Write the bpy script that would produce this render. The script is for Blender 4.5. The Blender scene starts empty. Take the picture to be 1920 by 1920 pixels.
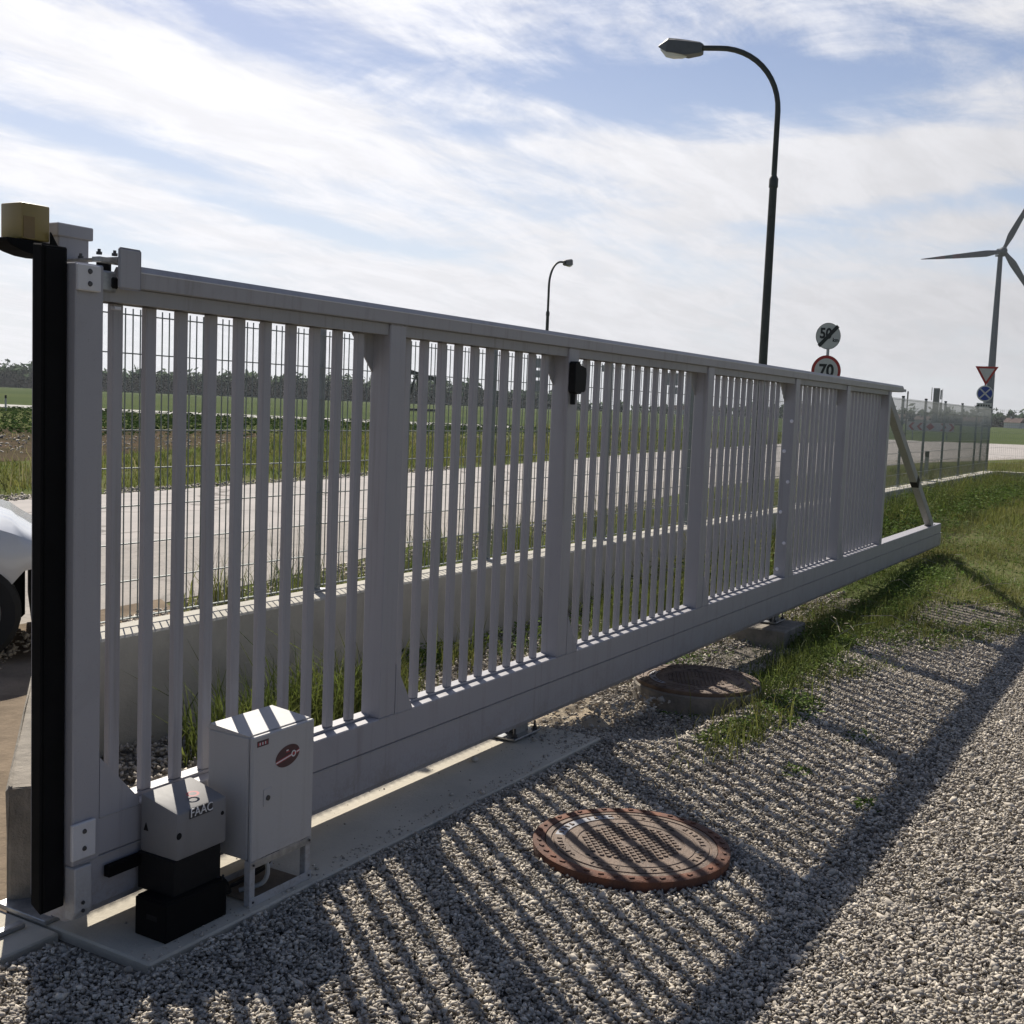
import bpy, bmesh, math, random
import numpy as np
from mathutils import Vector, Matrix
R = math.radians
random.seed(7); rng = np.random.default_rng(11)
sc = bpy.context.scene
col = sc.collection

# ------------------------------------------------------------------ camera
YAW, PITCH, ROLL = 1.0422, 0.0914, 0.0404
f_ = Vector((math.sin(YAW)*math.cos(PITCH), math.cos(YAW)*math.cos(PITCH), -math.sin(PITCH)))
r0 = Vector((math.cos(YAW), -math.sin(YAW), 0)); u0 = r0.cross(f_)
r_ = r0*math.cos(ROLL)+u0*math.sin(ROLL); u_ = -r0*math.sin(ROLL)+u0*math.cos(ROLL)
cd = bpy.data.cameras.new('camera'); cam = bpy.data.objects.new('camera', cd); col.objects.link(cam)
cam.matrix_world = Matrix(((r_.x, u_.x, -f_.x, 0), (r_.y, u_.y, -f_.y, 0), (r_.z, u_.z, -f_.z, 1.6917), (0, 0, 0, 1)))
cd.sensor_width = 36; cd.lens = 36*2191.1/1920; cd.clip_start = 0.05; cd.clip_end = 9000
sc.camera = cam

# ------------------------------------------------------------------ light
SUN_EL = R(41.0); SUN_AZ = math.atan2(0.618, 0.786)      # azimuth measured from +Y towards +X
sdir = Vector((math.sin(SUN_AZ)*math.cos(SUN_EL), math.cos(SUN_AZ)*math.cos(SUN_EL), math.sin(SUN_EL)))
sl = bpy.data.lights.new('sun', 'SUN'); so = bpy.data.objects.new('sun', sl); col.objects.link(so)
sl.energy = 5.0; sl.angle = R(0.55); sl.color = (1.0, 0.93, 0.82)
so.rotation_euler = sdir.to_track_quat('Z', 'Y').to_euler()
vs = sc.view_settings; vs.view_transform = 'Standard'; vs.look = 'None'; vs.gamma = 1; vs.use_curve_mapping = False
vs.exposure = 0.5
SKY = 0.055

w = bpy.data.worlds.new('World'); sc.world = w; w.use_nodes = True
wn = w.node_tree; wn.nodes.clear()
def N(t, kind, **kw):
    n = t.nodes.new(kind)
    for k, v in kw.items():
        if k.startswith('i_'):
            key = k[2:]; n.inputs[int(key) if key.isdigit() else key.replace('_', ' ')].default_value = v
        else: setattr(n, k, v)
    return n
class G:
    """tiny helper for math node chains"""
    def __init__(s, t): s.t = t
    def _in(s, sock, v):
        if isinstance(v, (int, float)): sock.default_value = v
        else: s.t.links.new(v, sock)
    def m(s, op, a, b=None, c=None, clamp=False):
        n = s.t.nodes.new('ShaderNodeMath'); n.operation = op; n.use_clamp = clamp
        s._in(n.inputs[0], a)
        if b is not None: s._in(n.inputs[1], b)
        if c is not None: s._in(n.inputs[2], c)
        return n.outputs[0]
    def dot(s, a, v):
        n = s.t.nodes.new('ShaderNodeVectorMath'); n.operation = 'DOT_PRODUCT'
        s.t.links.new(a, n.inputs[0]); n.inputs[1].default_value = v; return n.outputs['Value']
    def comb(s, x, y, z):
        n = s.t.nodes.new('ShaderNodeCombineXYZ')
        for i, v in enumerate((x, y, z)): s._in(n.inputs[i], v)
        return n.outputs[0]
    def smooth(s, v, a, b, lo=0, hi=1):
        n = s.t.nodes.new('ShaderNodeMapRange'); n.interpolation_type = 'SMOOTHSTEP'
        s._in(n.inputs[0], v); n.inputs[1].default_value = a; n.inputs[2].default_value = b
        n.inputs[3].default_value = lo; n.inputs[4].default_value = hi; return n.outputs[0]
    def noise(s, vec, scale, detail=6, rough=.55, dist=0.):
        n = s.t.nodes.new('ShaderNodeTexNoise'); n.inputs['Scale'].default_value = scale
        n.inputs['Detail'].default_value = detail; n.inputs['Roughness'].default_value = rough; n.inputs['Distortion'].default_value = dist
        if vec is not None: s.t.links.new(vec, n.inputs['Vector'])
        return n.outputs['Fac']
    def mix(s, f, a, b):
        n = s.t.nodes.new('ShaderNodeMix'); n.data_type = 'RGBA'; s._in(n.inputs[0], f)
        for i, v in ((6, a), (7, b)):
            if isinstance(v, tuple): n.inputs[i].default_value = (*v, 1)
            else: s.t.links.new(v, n.inputs[i])
        return n.outputs[2]
g = G(wn)
tc = N(wn, 'ShaderNodeTexCoord'); D = tc.outputs['Generated']
sky = N(wn, 'ShaderNodeTexSky', sky_type='NISHITA', sun_disc=False, sun_elevation=SUN_EL, sun_rotation=SUN_AZ, air_density=1.0, dust_density=0.6, ozone_density=2.0)
ca = g.dot(D, (0.5043, -0.8635, 0)); cb = g.dot(D, (0.8635, 0.5043, 0)); cc = g.dot(D, (0, 0, 1))
den = g.m('ADD', g.m('MAXIMUM', cc, 0.0), 0.16)
px_ = g.m('DIVIDE', ca, den); py_ = g.m('DIVIDE', cb, den)
def rot(a, sx, sy, ox=0):
    c, s_ = math.cos(a), math.sin(a)
    x = g.m('ADD', g.m('MULTIPLY', px_, c*sx), g.m('MULTIPLY', py_, s_*sx)); y = g.m('ADD', g.m('MULTIPLY', px_, -s_*sy), g.m('MULTIPLY', py_, c*sy))
    return g.comb(x, y, ox)
def gauss(uc, vc, su, sv, ang=0.):
    c, s_ = math.cos(ang), math.sin(ang)
    du = g.m('SUBTRACT', ca, uc); dv = g.m('SUBTRACT', cc, vc)
    a = g.m('ADD', g.m('MULTIPLY', du, c/su), g.m('MULTIPLY', dv, s_/su)); b = g.m('ADD', g.m('MULTIPLY', du, -s_/sv), g.m('MULTIPLY', dv, c/sv))
    q = g.m('ADD', g.m('MULTIPLY', a, a), g.m('MULTIPLY', b, b))
    return g.m('EXPONENT', g.m('MULTIPLY', q, -1.0))
def band(sx, sz, tilt, off):
    return g.comb(g.m('ADD', g.m('MULTIPLY', ca, sx), off), g.m('MULTIPLY', cb, sx*.6), g.m('MULTIPLY', g.m('ADD', cc, g.m('MULTIPLY', ca, tilt)), sz))
n1 = g.noise(band(1.7, 9.0, .22, 3.3), 1.6, 9, .62, .9)       # long streaks
n2 = g.noise(band(3.2, 11., -.08, 7.7), 1.9, 10, .66, .7)    # broken cloud
n3 = g.noise(rot(0.9, 1.4, 3.4, 9.), 2.2, 8, .68, .4)
cov = g.m('ADD', g.m('MULTIPLY', n1, .75), g.m('ADD', g.m('MULTIPLY', n2, .62), g.m('MULTIPLY', n3, .38)))
bias = None
for (uc, vc, su, sv, ang, amp) in (
        (-.30, .235, .20, .032, -.16, .20), (-.16, .20, .16, .030, -.20, .16), (-.30, .15, .26, .022, -.25, .14), (-.12, .315, .08, .03, -.4, .12),
        (.30, .205, .17, .022, .06, .30), (.17, .175, .10, .018, .30, .16), (.02, .09, .34, .05, 0, .16), (.33, .345, .14, .018, -.18, .30),
        (.16, .262, .20, .026, .02, -.34), (.12, .32, .12, .03, 0, -.16), (-.24, .290, .09, .012, -.35, -.22), (-.36, .245, .06, .014, 0, -.16),
        (-.34, .19, .10, .008, -.2, -.20), (-.05, .22, .10, .010, .1, -.14), (-.20, .145, .12, .007, -.2, -.18), (-.12, .130, .13, .010, -.16, -.26), (-.30, .105, .14, .009, -.3, -.16), (-.28, .18, .10, .008, -.25, -.14), (.30, .165, .12, .012, .12, -.24), (.26, .115, .14, .012, .05, -.14), (.02, .185, .08, .02, 0, -.10)):
    t = g.m('MULTIPLY', gauss(uc, vc, su, sv, ang), amp)
    bias = t if bias is None else g.m('ADD', bias, t)
front = g.smooth(cb, -.25, .6)                                # thick veil only towards the sun
bias = g.m('MULTIPLY', bias, front)
veil = g.m('MULTIPLY', g.m('SUBTRACT', front, 1.0), .16)
highthin = g.smooth(cc, .38, .75, 0, -.30)
mask = g.smooth(g.m('ADD', g.m('ADD', g.m('ADD', cov, bias), veil), highthin),   .62, 1.0)
mask = g.m('MULTIPLY', mask, g.smooth(cc, -.02, .02))
sunang = g.dot(D, tuple(sdir))
bright = g.smooth(sunang, .50, .93, .54, .94)
shade = g.smooth(n3, .35, .65, .90, 1.0)
cb_ = g.m('MULTIPLY', g.m('MULTIPLY', bright, shade), g.smooth(sunang, -.6, .5, .12, .84))
cloudcol = N(wn, 'ShaderNodeVectorMath', operation='SCALE'); cloudcol.inputs[0].default_value = (.93, .93, .97)
wn.links.new(cb_, cloudcol.inputs['Scale'])
haze = g.m('MULTIPLY', g.smooth(cc, .0, .32, .76, .07), g.smooth(cb, -.4, .6, .25, 1.))
hazeb = N(wn, 'ShaderNodeVectorMath', operation='SCALE'); hazeb.inputs[0].default_value = (.70, .76, .83)
wn.links.new(g.smooth(sunang, .1, .9, .46, .82), hazeb.inputs['Scale'])
skys = N(wn, 'ShaderNodeVectorMath', operation='SCALE'); skys.inputs['Scale'].default_value = SKY
tint = N(wn, 'ShaderNodeVectorMath', operation='MULTIPLY'); tint.inputs[1].default_value = (1.06, 1.02, 1.12)
wn.links.new(sky.outputs[0], tint.inputs[0]); wn.links.new(tint.outputs[0], skys.inputs[0])
c1 = g.mix(haze, skys.outputs[0], hazeb.outputs[0]); c2 = g.mix(mask, c1, cloudcol.outputs[0])
bg = N(wn, 'ShaderNodeBackground'); bg.inputs['Strength'].default_value = 1.0
wo = N(wn, 'ShaderNodeOutputWorld'); wn.links.new(c2, bg.inputs['Color']); wn.links.new(bg.outputs[0], wo.inputs[0])

# ------------------------------------------------------------------ materials
MAT = {}
def mat(name, c, rough=.6, metal=0., var=.08, vscale=6., bump=0., bscale=60., spec=.5, c2=None, grime=0., gscale=3., island=0., trans=0., coat=0.):
    m = bpy.data.materials.new(name); m.use_nodes = True; t = m.node_tree; h = G(t)
    p = t.nodes['Principled BSDF']; p.inputs['Roughness'].default_value = rough; p.inputs['Metallic'].default_value = metal
    p.inputs['Specular IOR Level'].default_value = spec; p.inputs['Coat Weight'].default_value = coat
    co = t.nodes.new('ShaderNodeTexCoord').outputs['Object']
    n = h.noise(co, vscale, 5, .6)
    c2 = c2 or tuple(max(0, x*(1-var*2)) for x in c)
    colr = h.mix(h.smooth(n, .3, .7), c, c2)
    if grime:
        n2 = h.noise(co, gscale, 8, .7, .6)
        colr = h.mix(h.m('MULTIPLY', h.smooth(n2, .52, .78), grime), colr, tuple(x*.45 for x in c))
    if island:
        ge = t.nodes.new('ShaderNodeNewGeometry')
        hs = t.nodes.new('ShaderNodeHueSaturation'); t.links.new(colr, hs.inputs['Color'])
        t.links.new(h.m('MULTIPLY_ADD', ge.outputs['Random Per Island'], island*2, 1-island), hs.inputs['Value'])
        colr = hs.outputs[0]
    t.links.new(colr, p.inputs['Base Color'])
    if bump:
        b = t.nodes.new('ShaderNodeBump'); b.inputs['Strength'].default_value = bump; b.inputs['Distance'].default_value = .01
        t.links.new(h.noise(co, bscale, 6, .65), b.inputs['Height']); t.links.new(b.outputs[0], p.inputs['Normal'])
    if trans:
        tr = t.nodes.new('ShaderNodeBsdfTranslucent'); t.links.new(colr, tr.inputs[0])
        ms = t.nodes.new('ShaderNodeMixShader'); ms.inputs[0].default_value = trans
        out = t.nodes['Material Output']
        t.links.new(p.outputs[0], ms.inputs[1]); t.links.new(tr.outputs[0], ms.inputs[2]); t.links.new(ms.outputs[0], out.inputs[0])
    MAT[name] = m; return m
def painted(name, c, rough, streak, splash):
    m = bpy.data.materials.new(name); m.use_nodes = True; t = m.node_tree; h = G(t); p = t.nodes['Principled BSDF']
    tcn = t.nodes.new('ShaderNodeTexCoord'); mp = t.nodes.new('ShaderNodeMapping'); mp.inputs['Scale'].default_value = (26, 26, 1.1)
    geo = t.nodes.new('ShaderNodeNewGeometry')
    t.links.new(geo.outputs['Position'], mp.inputs['Vector'])
    pos = geo.outputs['Position']
    st = h.noise(mp.outputs[0], 1.0, 6, .65); fine = h.noise(pos, 60, 5, .7); blot = h.noise(pos, 4.5, 8, .7, .6)
    colr = h.mix(h.m('MULTIPLY', h.smooth(st, .50, .76), streak), c, (c[0]*.62, c[1]*.58, c[2]*.52))
    colr = h.mix(h.m('MULTIPLY', h.smooth(blot, .54, .74), .22), colr, (c[0]*.74, c[1]*.71, c[2]*.66))
    zz = h.dot(pos, (0, 0, 1))
    mud = h.m('MULTIPLY', h.smooth(zz, .02, .30, 1, 0), h.smooth(h.m('ADD', h.m('MULTIPLY', fine, .55), h.m('MULTIPLY', blot, .45)), .44, .60))
    colr = h.mix(h.m('MULTIPLY', mud, splash), colr, (.21, .17, .125))
    spk = h.smooth(h.noise(pos, 240, 2, .5), .68, .74)
    colr = h.mix(h.m('MULTIPLY', spk, .5), colr, (.16, .14, .12))
    t.links.new(colr, p.inputs['Base Color']); t.links.new(h.m('MULTIPLY_ADD', blot, .3, rough-.12), p.inputs['Roughness'])
    b = t.nodes.new('ShaderNodeBump'); b.inputs['Strength'].default_value = .12; b.inputs['Distance'].default_value = .006
    t.links.new(h.m('ADD', h.noise(pos, 3.2, 2, .5), h.m('MULTIPLY', fine, .06)), b.inputs['Height']); t.links.new(b.outputs[0], p.inputs['Normal'])
    MAT[name] = m
painted('gate_paint', (.312, .305, .325), .45, .55, .6)
painted('gate_paint_dusty', (.285, .278, .278), .55, .7, .6)
painted('cabinet_paint', (.385, .38, .385), .48, .25, .55)
painted('cover_plate', (.55, .54, .55), .42, .3, .3)
painted('motor_cover', (.19, .186, .188), .6, .2, .3)
mat('rubber', (.005, .005, .0055), .85, var=.2, spec=.15, bump=.05)
mat('black_steel', (.004, .004, .0045), .8, var=.1, spec=.12)
mat('black_plastic', (.008, .008, .009), .7, bump=.2, bscale=90, spec=.2)
mat('galvanised', (.38, .39, .40), .42, .65, var=.15, vscale=40, bump=.05)
mat('dark_bolt', (.08, .08, .085), .45, .7)
mat('lamp_amber', (.26, .19, .055), .35, var=.08, spec=.5)
mat('lamp_window', (.18, .11, .03), .4, var=.1)
mat('fence_wire', (.20, .225, .215), .45, .3, var=.1, vscale=20)
mat('fence_post', (.24, .26, .26), .5, .2, var=.1, grime=.2)
mat('concrete_wall', (.44, .415, .36), .9, var=.1, vscale=3, bump=.5, bscale=45, grime=.25, gscale=2.5)
mat('concrete_slab', (.50, .46, .38), .92, var=.09, vscale=2.2, bump=.4, bscale=60, grime=.22, gscale=1.7)
mat('concrete_old', (.27, .24, .20), .95, var=.2, vscale=8, bump=.9, bscale=35, grime=.5)
mat('sand', (.48, .41, .30), 1., c2=(.36, .29, .21), vscale=12, bump=1., bscale=70, grime=.4, gscale=14)
mat('dirt', (.25, .20, .15), 1., c2=(.16, .13, .10), vscale=3, bump=1., bscale=30, grime=.5, spec=.0)
mat('gravel_base', (.25, .225, .19), 1., c2=(.12, .11, .095), vscale=38, bump=1., bscale=60, spec=.0)
mat('stone', (.52, .47, .395), .9, c2=(.30, .27, .235), vscale=11, island=.36, bump=.2, bscale=160, spec=.2)
mat('far_road', (.50, .49, .46), .9, vscale=1., spec=.0)
mat('field', (.088, .108, .05), 1., c2=(.066, .088, .044), vscale=.02, grime=.3, gscale=.005, spec=.0)
mat('verge_soil', (.085, .11, .04), 1., c2=(.13, .13, .065), vscale=.8, bump=1., bscale=6, grime=.3, gscale=.3, spec=.0)
mat('soil', (.10, .075, .055), 1., c2=(.06, .055, .035), vscale=.6, bump=1., bscale=5, grime=.5, gscale=.5, spec=.0)
mat('grass', (.105, .145, .032), .65, c2=(.185, .18, .055), vscale=.55, island=.5, trans=.35, spec=.25)
mat('grass_dry', (.34, .29, .16), .8, c2=(.22, .20, .10), vscale=3, island=.4, trans=.3, spec=.2)
mat('weed', (.085, .145, .028), .75, c2=(.12, .16, .04), vscale=2, island=.5, trans=.3, spec=.1)
mat('far_wood', (.075, .105, .06), 1., c2=(.05, .08, .055), vscale=.05, island=.35, trans=.45, spec=.0)
mat('hedge', (.05, .085, .025), 1., c2=(.035, .06, .02), vscale=.4, island=.5, trans=.2, spec=.0)
mat('rust', (.17, .064, .032), .85, c2=(.070, .035, .026), vscale=9, bump=.5, bscale=70, grime=.5, gscale=9)
mat('cast_iron', (.175, .118, .082), .7, c2=(.10, .066, .048), vscale=7, bump=.6, bscale=90, grime=.5, gscale=7)
mat('cast_iron_blue', (.30, .30, .32), .6, var=.1)
mat('hole', (.004, .004, .004), 1.)
mat('lamp_pole', (.050, .056, .050), .6, .2, var=.15, grime=.3)
mat('lamp_head', (.10, .105, .11), .55, var=.1)
mat('lamp_glass', (.62, .64, .66), .15, var=.03)
mat('sign_white', (.50, .50, .49), .5, var=.04, grime=.15)
mat('sign_grey', (.30, .31, .32), .5, .3)
mat('sign_red', (.36, .025, .02), .5, var=.06)
mat('sign_black', (.012, .012, .013), .5)
mat('sign_blue', (.02, .05, .28), .5)
mat('turbine', (.045, .065, .085), .6, spec=.08, var=.04)
mat('turbine_blade', (.06, .07, .08), .45, spec=.08, var=.04)
mat('turbine_red', (.10, .02, .03), .5)
mat('car_paint', (.50, .52, .55), .22, var=.01, coat=.6)
mat('car_glass', (.015, .018, .02), .08)
mat('tyre', (.012, .012, .012), .85, bump=.2)
mat('rim', (.30, .30, .31), .3, .9)
mat('headlight', (.5, .52, .55), .1)
mat('house_white', (.62, .60, .56), .9)
mat('house_roof', (.10, .06, .05), .9)
mat('window_dark', (.03, .035, .04), .3)
mat('mast', (.18, .18, .17), .7)
mat('cladding', (.035, .035, .037), .8, bump=.2, bscale=90, spec=.2)
mat('cable', (.012, .012, .012), .5)
mat('conduit', (.40, .40, .39), .5)
mat('print_white', (.72, .72, .74), .5)
mat('print_maroon', (.075, .03, .035), .5)
mat('print_red', (.40, .05, .06), .5)
mat('print_dark', (.02, .022, .03), .5)
mat('pale_disc', (.75, .73, .80), .35)
mat('twig', (.35, .30, .24), .9)

def pave(name, c, c2, crack, speck):
    m = bpy.data.materials.new(name); m.use_nodes = True; t = m.node_tree; h = G(t); p = t.nodes['Principled BSDF']
    p.inputs['Roughness'].default_value = .9; p.inputs['Specular IOR Level'].default_value = .15
    geo = t.nodes.new('ShaderNodeNewGeometry'); pos = geo.outputs['Position']
    mp = t.nodes.new('ShaderNodeMapping'); mp.inputs['Scale'].default_value = (.10, 1.6, 1); t.links.new(pos, mp.inputs['Vector'])
    tr = h.noise(mp.outputs[0], 1.0, 5, .6); bl = h.noise(pos, .55, 7, .65, .5); fi = h.noise(pos, 22, 5, .7)
    colr = h.mix(h.smooth(tr, .35, .68), c, c2)
    colr = h.mix(h.m('MULTIPLY', h.smooth(bl, .5, .75), .4), colr, tuple(x*.72 for x in c))
    colr = h.mix(h.m('MULTIPLY', h.smooth(fi, .52, .66), speck), colr, tuple(x*.5 for x in c))
    v = t.nodes.new('ShaderNodeTexVoronoi'); v.feature = 'DISTANCE_TO_EDGE'; v.inputs['Scale'].default_value = .22
    wv = t.nodes.new('ShaderNodeVectorMath'); wv.operation = 'ADD'; t.links.new(pos, wv.inputs[0])
    nz = t.nodes.new('ShaderNodeTexNoise'); nz.inputs['Scale'].default_value = 1.2; t.links.new(pos, nz.inputs['Vector']); t.links.new(nz.outputs['Color'], wv.inputs[1]); t.links.new(wv.outputs[0], v.inputs['Vector'])
    colr = h.mix(h.m('MULTIPLY', h.smooth(v.outputs['Distance'], .002, .012, 1, 0), crack), colr, (.10, .09, .08))
    t.links.new(colr, p.inputs['Base Color'])
    b = t.nodes.new('ShaderNodeBump'); b.inputs['Strength'].default_value = .5; b.inputs['Distance'].default_value = .01; t.links.new(fi, b.inputs['Height']); t.links.new(b.outputs[0], p.inputs['Normal'])
    MAT[name] = m
pave('road', (.385, .355, .335), (.325, .305, .29), .7, .12)
pave('road_rough', (.33, .30, .27), (.27, .25, .23), .3, .7)

# ------------------------------------------------------------------ mesh helpers
def tag(o, label=None, cat=None, group=None, kind=None):
    if label: o['label'] = label
    if cat: o['category'] = cat
    if group: o['group'] = group
    if kind: o['kind'] = kind
    return o
def empty(name, loc=(0, 0, 0), rz=0., label=None, cat=None, group=None):
    o = bpy.data.objects.new(name, None); o.location = loc; o.rotation_euler.z = rz; o.empty_display_size = .1
    col.objects.link(o); return tag(o, label, cat, group)
def link(name, me, m, parent=None, loc=(0, 0, 0), rot=None):
    o = bpy.data.objects.new(name, me); col.objects.link(o); o.location = loc
    if rot: o.rotation_euler = rot
    if parent: o.parent = parent
    if m and not me.materials: me.materials.append(MAT[m])
    return o
class MB:
    def __init__(s): s.b = bmesh.new()
    def box(s, x0, x1, y0, y1, z0, z1, bev=0., seg=1, M=None):
        v = [s.b.verts.new((x, y, z)) for x in (x0, x1) for y in (y0, y1) for z in (z0, z1)]
        fs = [s.b.faces.new([v[i] for i in q]) for q in ((0, 1, 3, 2), (4, 6, 7, 5), (0, 4, 5, 1), (2, 3, 7, 6), (0, 2, 6, 4), (1, 5, 7, 3))]
        if bev:
            es = list({e for f in fs for e in f.edges})
            r = bmesh.ops.bevel(s.b, geom=es, offset=bev, segments=seg, profile=.5, affect='EDGES')
            v = list({vv for f in r['faces'] for vv in f.verts} | {vv for vv in v if vv.is_valid})
        if M is not None: bmesh.ops.transform(s.b, matrix=M, verts=v)
        return s
    def prism(s, pts, a, b, axis='x', bev=0.):
        """pts in the two other axes, extruded from a to b"""
        def P(p, t):
            return {'x': (t, p[0], p[1]), 'y': (p[0], t, p[1]), 'z': (p[0], p[1], t)}[axis]
        v0 = [s.b.verts.new(P(p, a)) for p in pts]; v1 = [s.b.verts.new(P(p, b)) for p in pts]
        n = len(pts); fs = [s.b.faces.new(v0), s.b.faces.new(v1[::-1])]
        for i in range(n): fs.append(s.b.faces.new((v0[i], v1[i], v1[(i+1) % n], v0[(i+1) % n])))
        if bev:
            bmesh.ops.bevel(s.b, geom=list({e for f in fs for e in f.edges}), offset=bev, segments=1, profile=.5, affect='EDGES')
        return s
    def tube(s, path, rad, n=10, caps=True):
        P = [Vector(p) for p in path]; rings = []
        if not hasattr(rad, '__len__'): rad = [rad]*len(P)
        up = None
        for i, p in enumerate(P):
            d = (P[min(i+1, len(P)-1)]-P[max(i-1, 0)]).normalized()
            if up is None: up = Vector((0, 0, 1)) if abs(d.z) < .9 else Vector((1, 0, 0))
            a = d.cross(up).normalized(); up = a.cross(d).normalized()
            rings.append([s.b.verts.new(p+(a*math.cos(2*math.pi*k/n)+up*math.sin(2*math.pi*k/n))*rad[i]) for k in range(n)])
        for i in range(len(P)-1):
            for k in range(n): s.b.faces.new((rings[i][k], rings[i][(k+1) % n], rings[i+1][(k+1) % n], rings[i+1][k]))
        if caps: s.b.faces.new(rings[0][::-1]); s.b.faces.new(rings[-1])
        return s
    def lathe(s, prof, n=32, c=(0, 0, 0), a0=0., a1=2*math.pi):
        full = abs(a1-a0-2*math.pi) < 1e-6; cnt = n if full else n+1; rings = []
        for (r, z) in prof:
            rings.append([s.b.verts.new((c[0]+r*math.cos(a0+(a1-a0)*k/n), c[1]+r*math.sin(a0+(a1-a0)*k/n), c[2]+z)) for k in range(cnt)])
        for i in range(len(prof)-1):
            for k in range(n): s.b.faces.new((rings[i][k], rings[i][(k+1) % cnt], rings[i+1][(k+1) % cnt], rings[i+1][k]))
        return s
    def loft(s, rings, close=True):
        vs_ = [[s.b.verts.new(p) for p in r] for r in rings]; n = len(rings[0])
        for i in range(len(vs_)-1):
            for k in range(n): s.b.faces.new((vs_[i][k], vs_[i][(k+1) % n], vs_[i+1][(k+1) % n], vs_[i+1][k]))
        if close: s.b.faces.new(vs_[0][::-1]); s.b.faces.new(vs_[-1])
        return s
    def poly(s, pts): s.b.faces.new([s.b.verts.new(p) for p in pts]); return s
    def mesh(s, name, smooth=False):
        bmesh.ops.recalc_face_normals(s.b, faces=s.b.faces)
        me = bpy.data.meshes.new(name); s.b.to_mesh(me); s.b.free()
        if smooth:
            me.polygons.foreach_set('use_smooth', [True]*len(me.polygons))
            me.set_sharp_from_angle(angle=R(38))
        return me
    def obj(s, name, m, parent=None, smooth=False, loc=(0, 0, 0), rot=None):
        return link(name, s.mesh(name, smooth), m, parent, loc, rot)
def B(name, m, parent, x0, x1, y0, y1, z0, z1, bev=0., loc=(0, 0, 0), rot=None):
    return MB().box(x0, x1, y0, y1, z0, z1, bev).obj(name, m, parent, loc=loc, rot=rot)
def npmesh(name, verts, faces, m, parent=None, smooth=False):
    """verts (n,3), faces (f,k) with equal k"""
    me = bpy.data.meshes.new(name); k = faces.shape[1]
    me.vertices.add(len(verts)); me.vertices.foreach_set('co', verts.astype(np.float32).ravel())
    me.loops.add(faces.size); me.loops.foreach_set('vertex_index', faces.astype(np.int32).ravel())
    me.polygons.add(len(faces)); me.polygons.foreach_set('loop_start', (np.arange(len(faces))*k).astype(np.int32))
    me.update(calc_edges=True)
    if smooth: me.polygons.foreach_set('use_smooth', [True]*len(faces))
    return link(name, me, m, parent)
def text_mesh(name, body, size, depth, m, parent, M, sx=1., bold=0.):
    cu = bpy.data.curves.new(name, 'FONT'); cu.body = body; cu.size = size; cu.extrude = depth; cu.align_x = 'CENTER'; cu.align_y = 'CENTER'; cu.offset = bold
    tmp = bpy.data.objects.new('tmp_text', cu); col.objects.link(tmp)
    bpy.context.view_layer.update()
    me = bpy.data.meshes.new_from_object(tmp.evaluated_get(bpy.context.evaluated_depsgraph_get()))
    bpy.data.objects.remove(tmp); me.name = name; me.transform(M @ Matrix.Diagonal((sx, 1, 1, 1)))
    return link(name, me, m, parent)
def sheet(name, pts, z, m, kind='structure', label=None):
    o = MB().poly([(x, y, z) for x, y in pts]).obj(name, m); return tag(o, kind=kind)

# ------------------------------------------------------------------ ground
def sstep(t, a, b):
    t = np.clip((np.asarray(t, float)-a)/(b-a), 0, 1); return t*t*(3-2*t)
def gz(x, y):
    x = np.asarray(x, float); y = np.asarray(y, float)
    a = -.11*sstep(x, 5.3, 6.0)*sstep(y, 2.05, 2.45)*(1-sstep(x, 10.5, 14.5))*(1-sstep(y, 3.3, 4.2)*.55)*(1-sstep(y, 4.9, 5.3))
    b = -.11*sstep(y, 3.1, 3.5)*(1-sstep(x, 5.2, 7.5))*(1-sstep(y, 4.95, 5.3))*sstep(x, 2.9, 3.4)
    c = .16*sstep(x, 14, 24)*sstep(y, 1.2, 4.2)*(1-sstep(y, 4.7, 5.0))
    r = .006*np.sin(x*2.3+y*1.1)*np.sin(y*2.9-x*.7)*sstep(x, 2, 6)*(1-sstep(y, 4.9, 5.2))
    return np.minimum(a, b)+c+r
def terrain(name, xs, ys, z, m):
    X, Y = np.meshgrid(xs, ys, indexing='ij'); Z = gz(X, Y)+z+(.023*sstep(Y, 5.0, 5.6) if name == 'grass_verge' else 0)
    V = np.stack([X, Y, Z], -1).reshape(-1, 3); ny = len(ys)
    F = [(i*ny+j, (i+1)*ny+j, (i+1)*ny+j+1, i*ny+j+1) for i in range(len(xs)-1) for j in range(ny-1)]
    return tag(npmesh(name, V, np.array(F), m, None, True), kind='structure')
def grid_ground():
    xs = np.concatenate([np.linspace(-3500, -60, 12), np.linspace(-40, 160, 60), np.linspace(200, 4500, 16)])
    ys = np.concatenate([np.linspace(-3500, -60, 12), np.linspace(-40, 110, 50), np.linspace(140, 4500, 16)])
    X, Y = np.meshgrid(xs, ys, indexing='ij'); Z = np.full(X.shape, -.07); Z[(X > -8) & (X < 30) & (Y > -8) & (Y < 9)] = -.5
    V = np.stack([X, Y, Z], -1).reshape(-1, 3); ny = len(ys); F = []
    for i in range(len(xs)-1):
        for j in range(ny-1): F.append((i*ny+j, (i+1)*ny+j, (i+1)*ny+j+1, i*ny+j+1))
    return tag(npmesh('ground', V, np.array(F), 'field'), kind='structure')
grid_ground()
terrain('grass_verge', np.concatenate([[-40, -20, -8], np.arange(-4, 36, .4), np.linspace(38, 200, 20)]), np.concatenate([[-60, -30, -14], np.arange(-8, 12.1, .3), [13]]), -.055, 'verge_soil')
sheet('roadside_verge', [(-60, 13), (11, 14), (30, 15), (100, 18), (104, 40), (80, 47), (46, 80), (-60, 52)], -.046, 'verge_soil')
sheet('bare_soil', [(-60, 22.5), (16, 22.8), (25, 26), (40, 36), (38, 42), (20, 41), (-60, 42)], -.040, 'soil')
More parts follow.
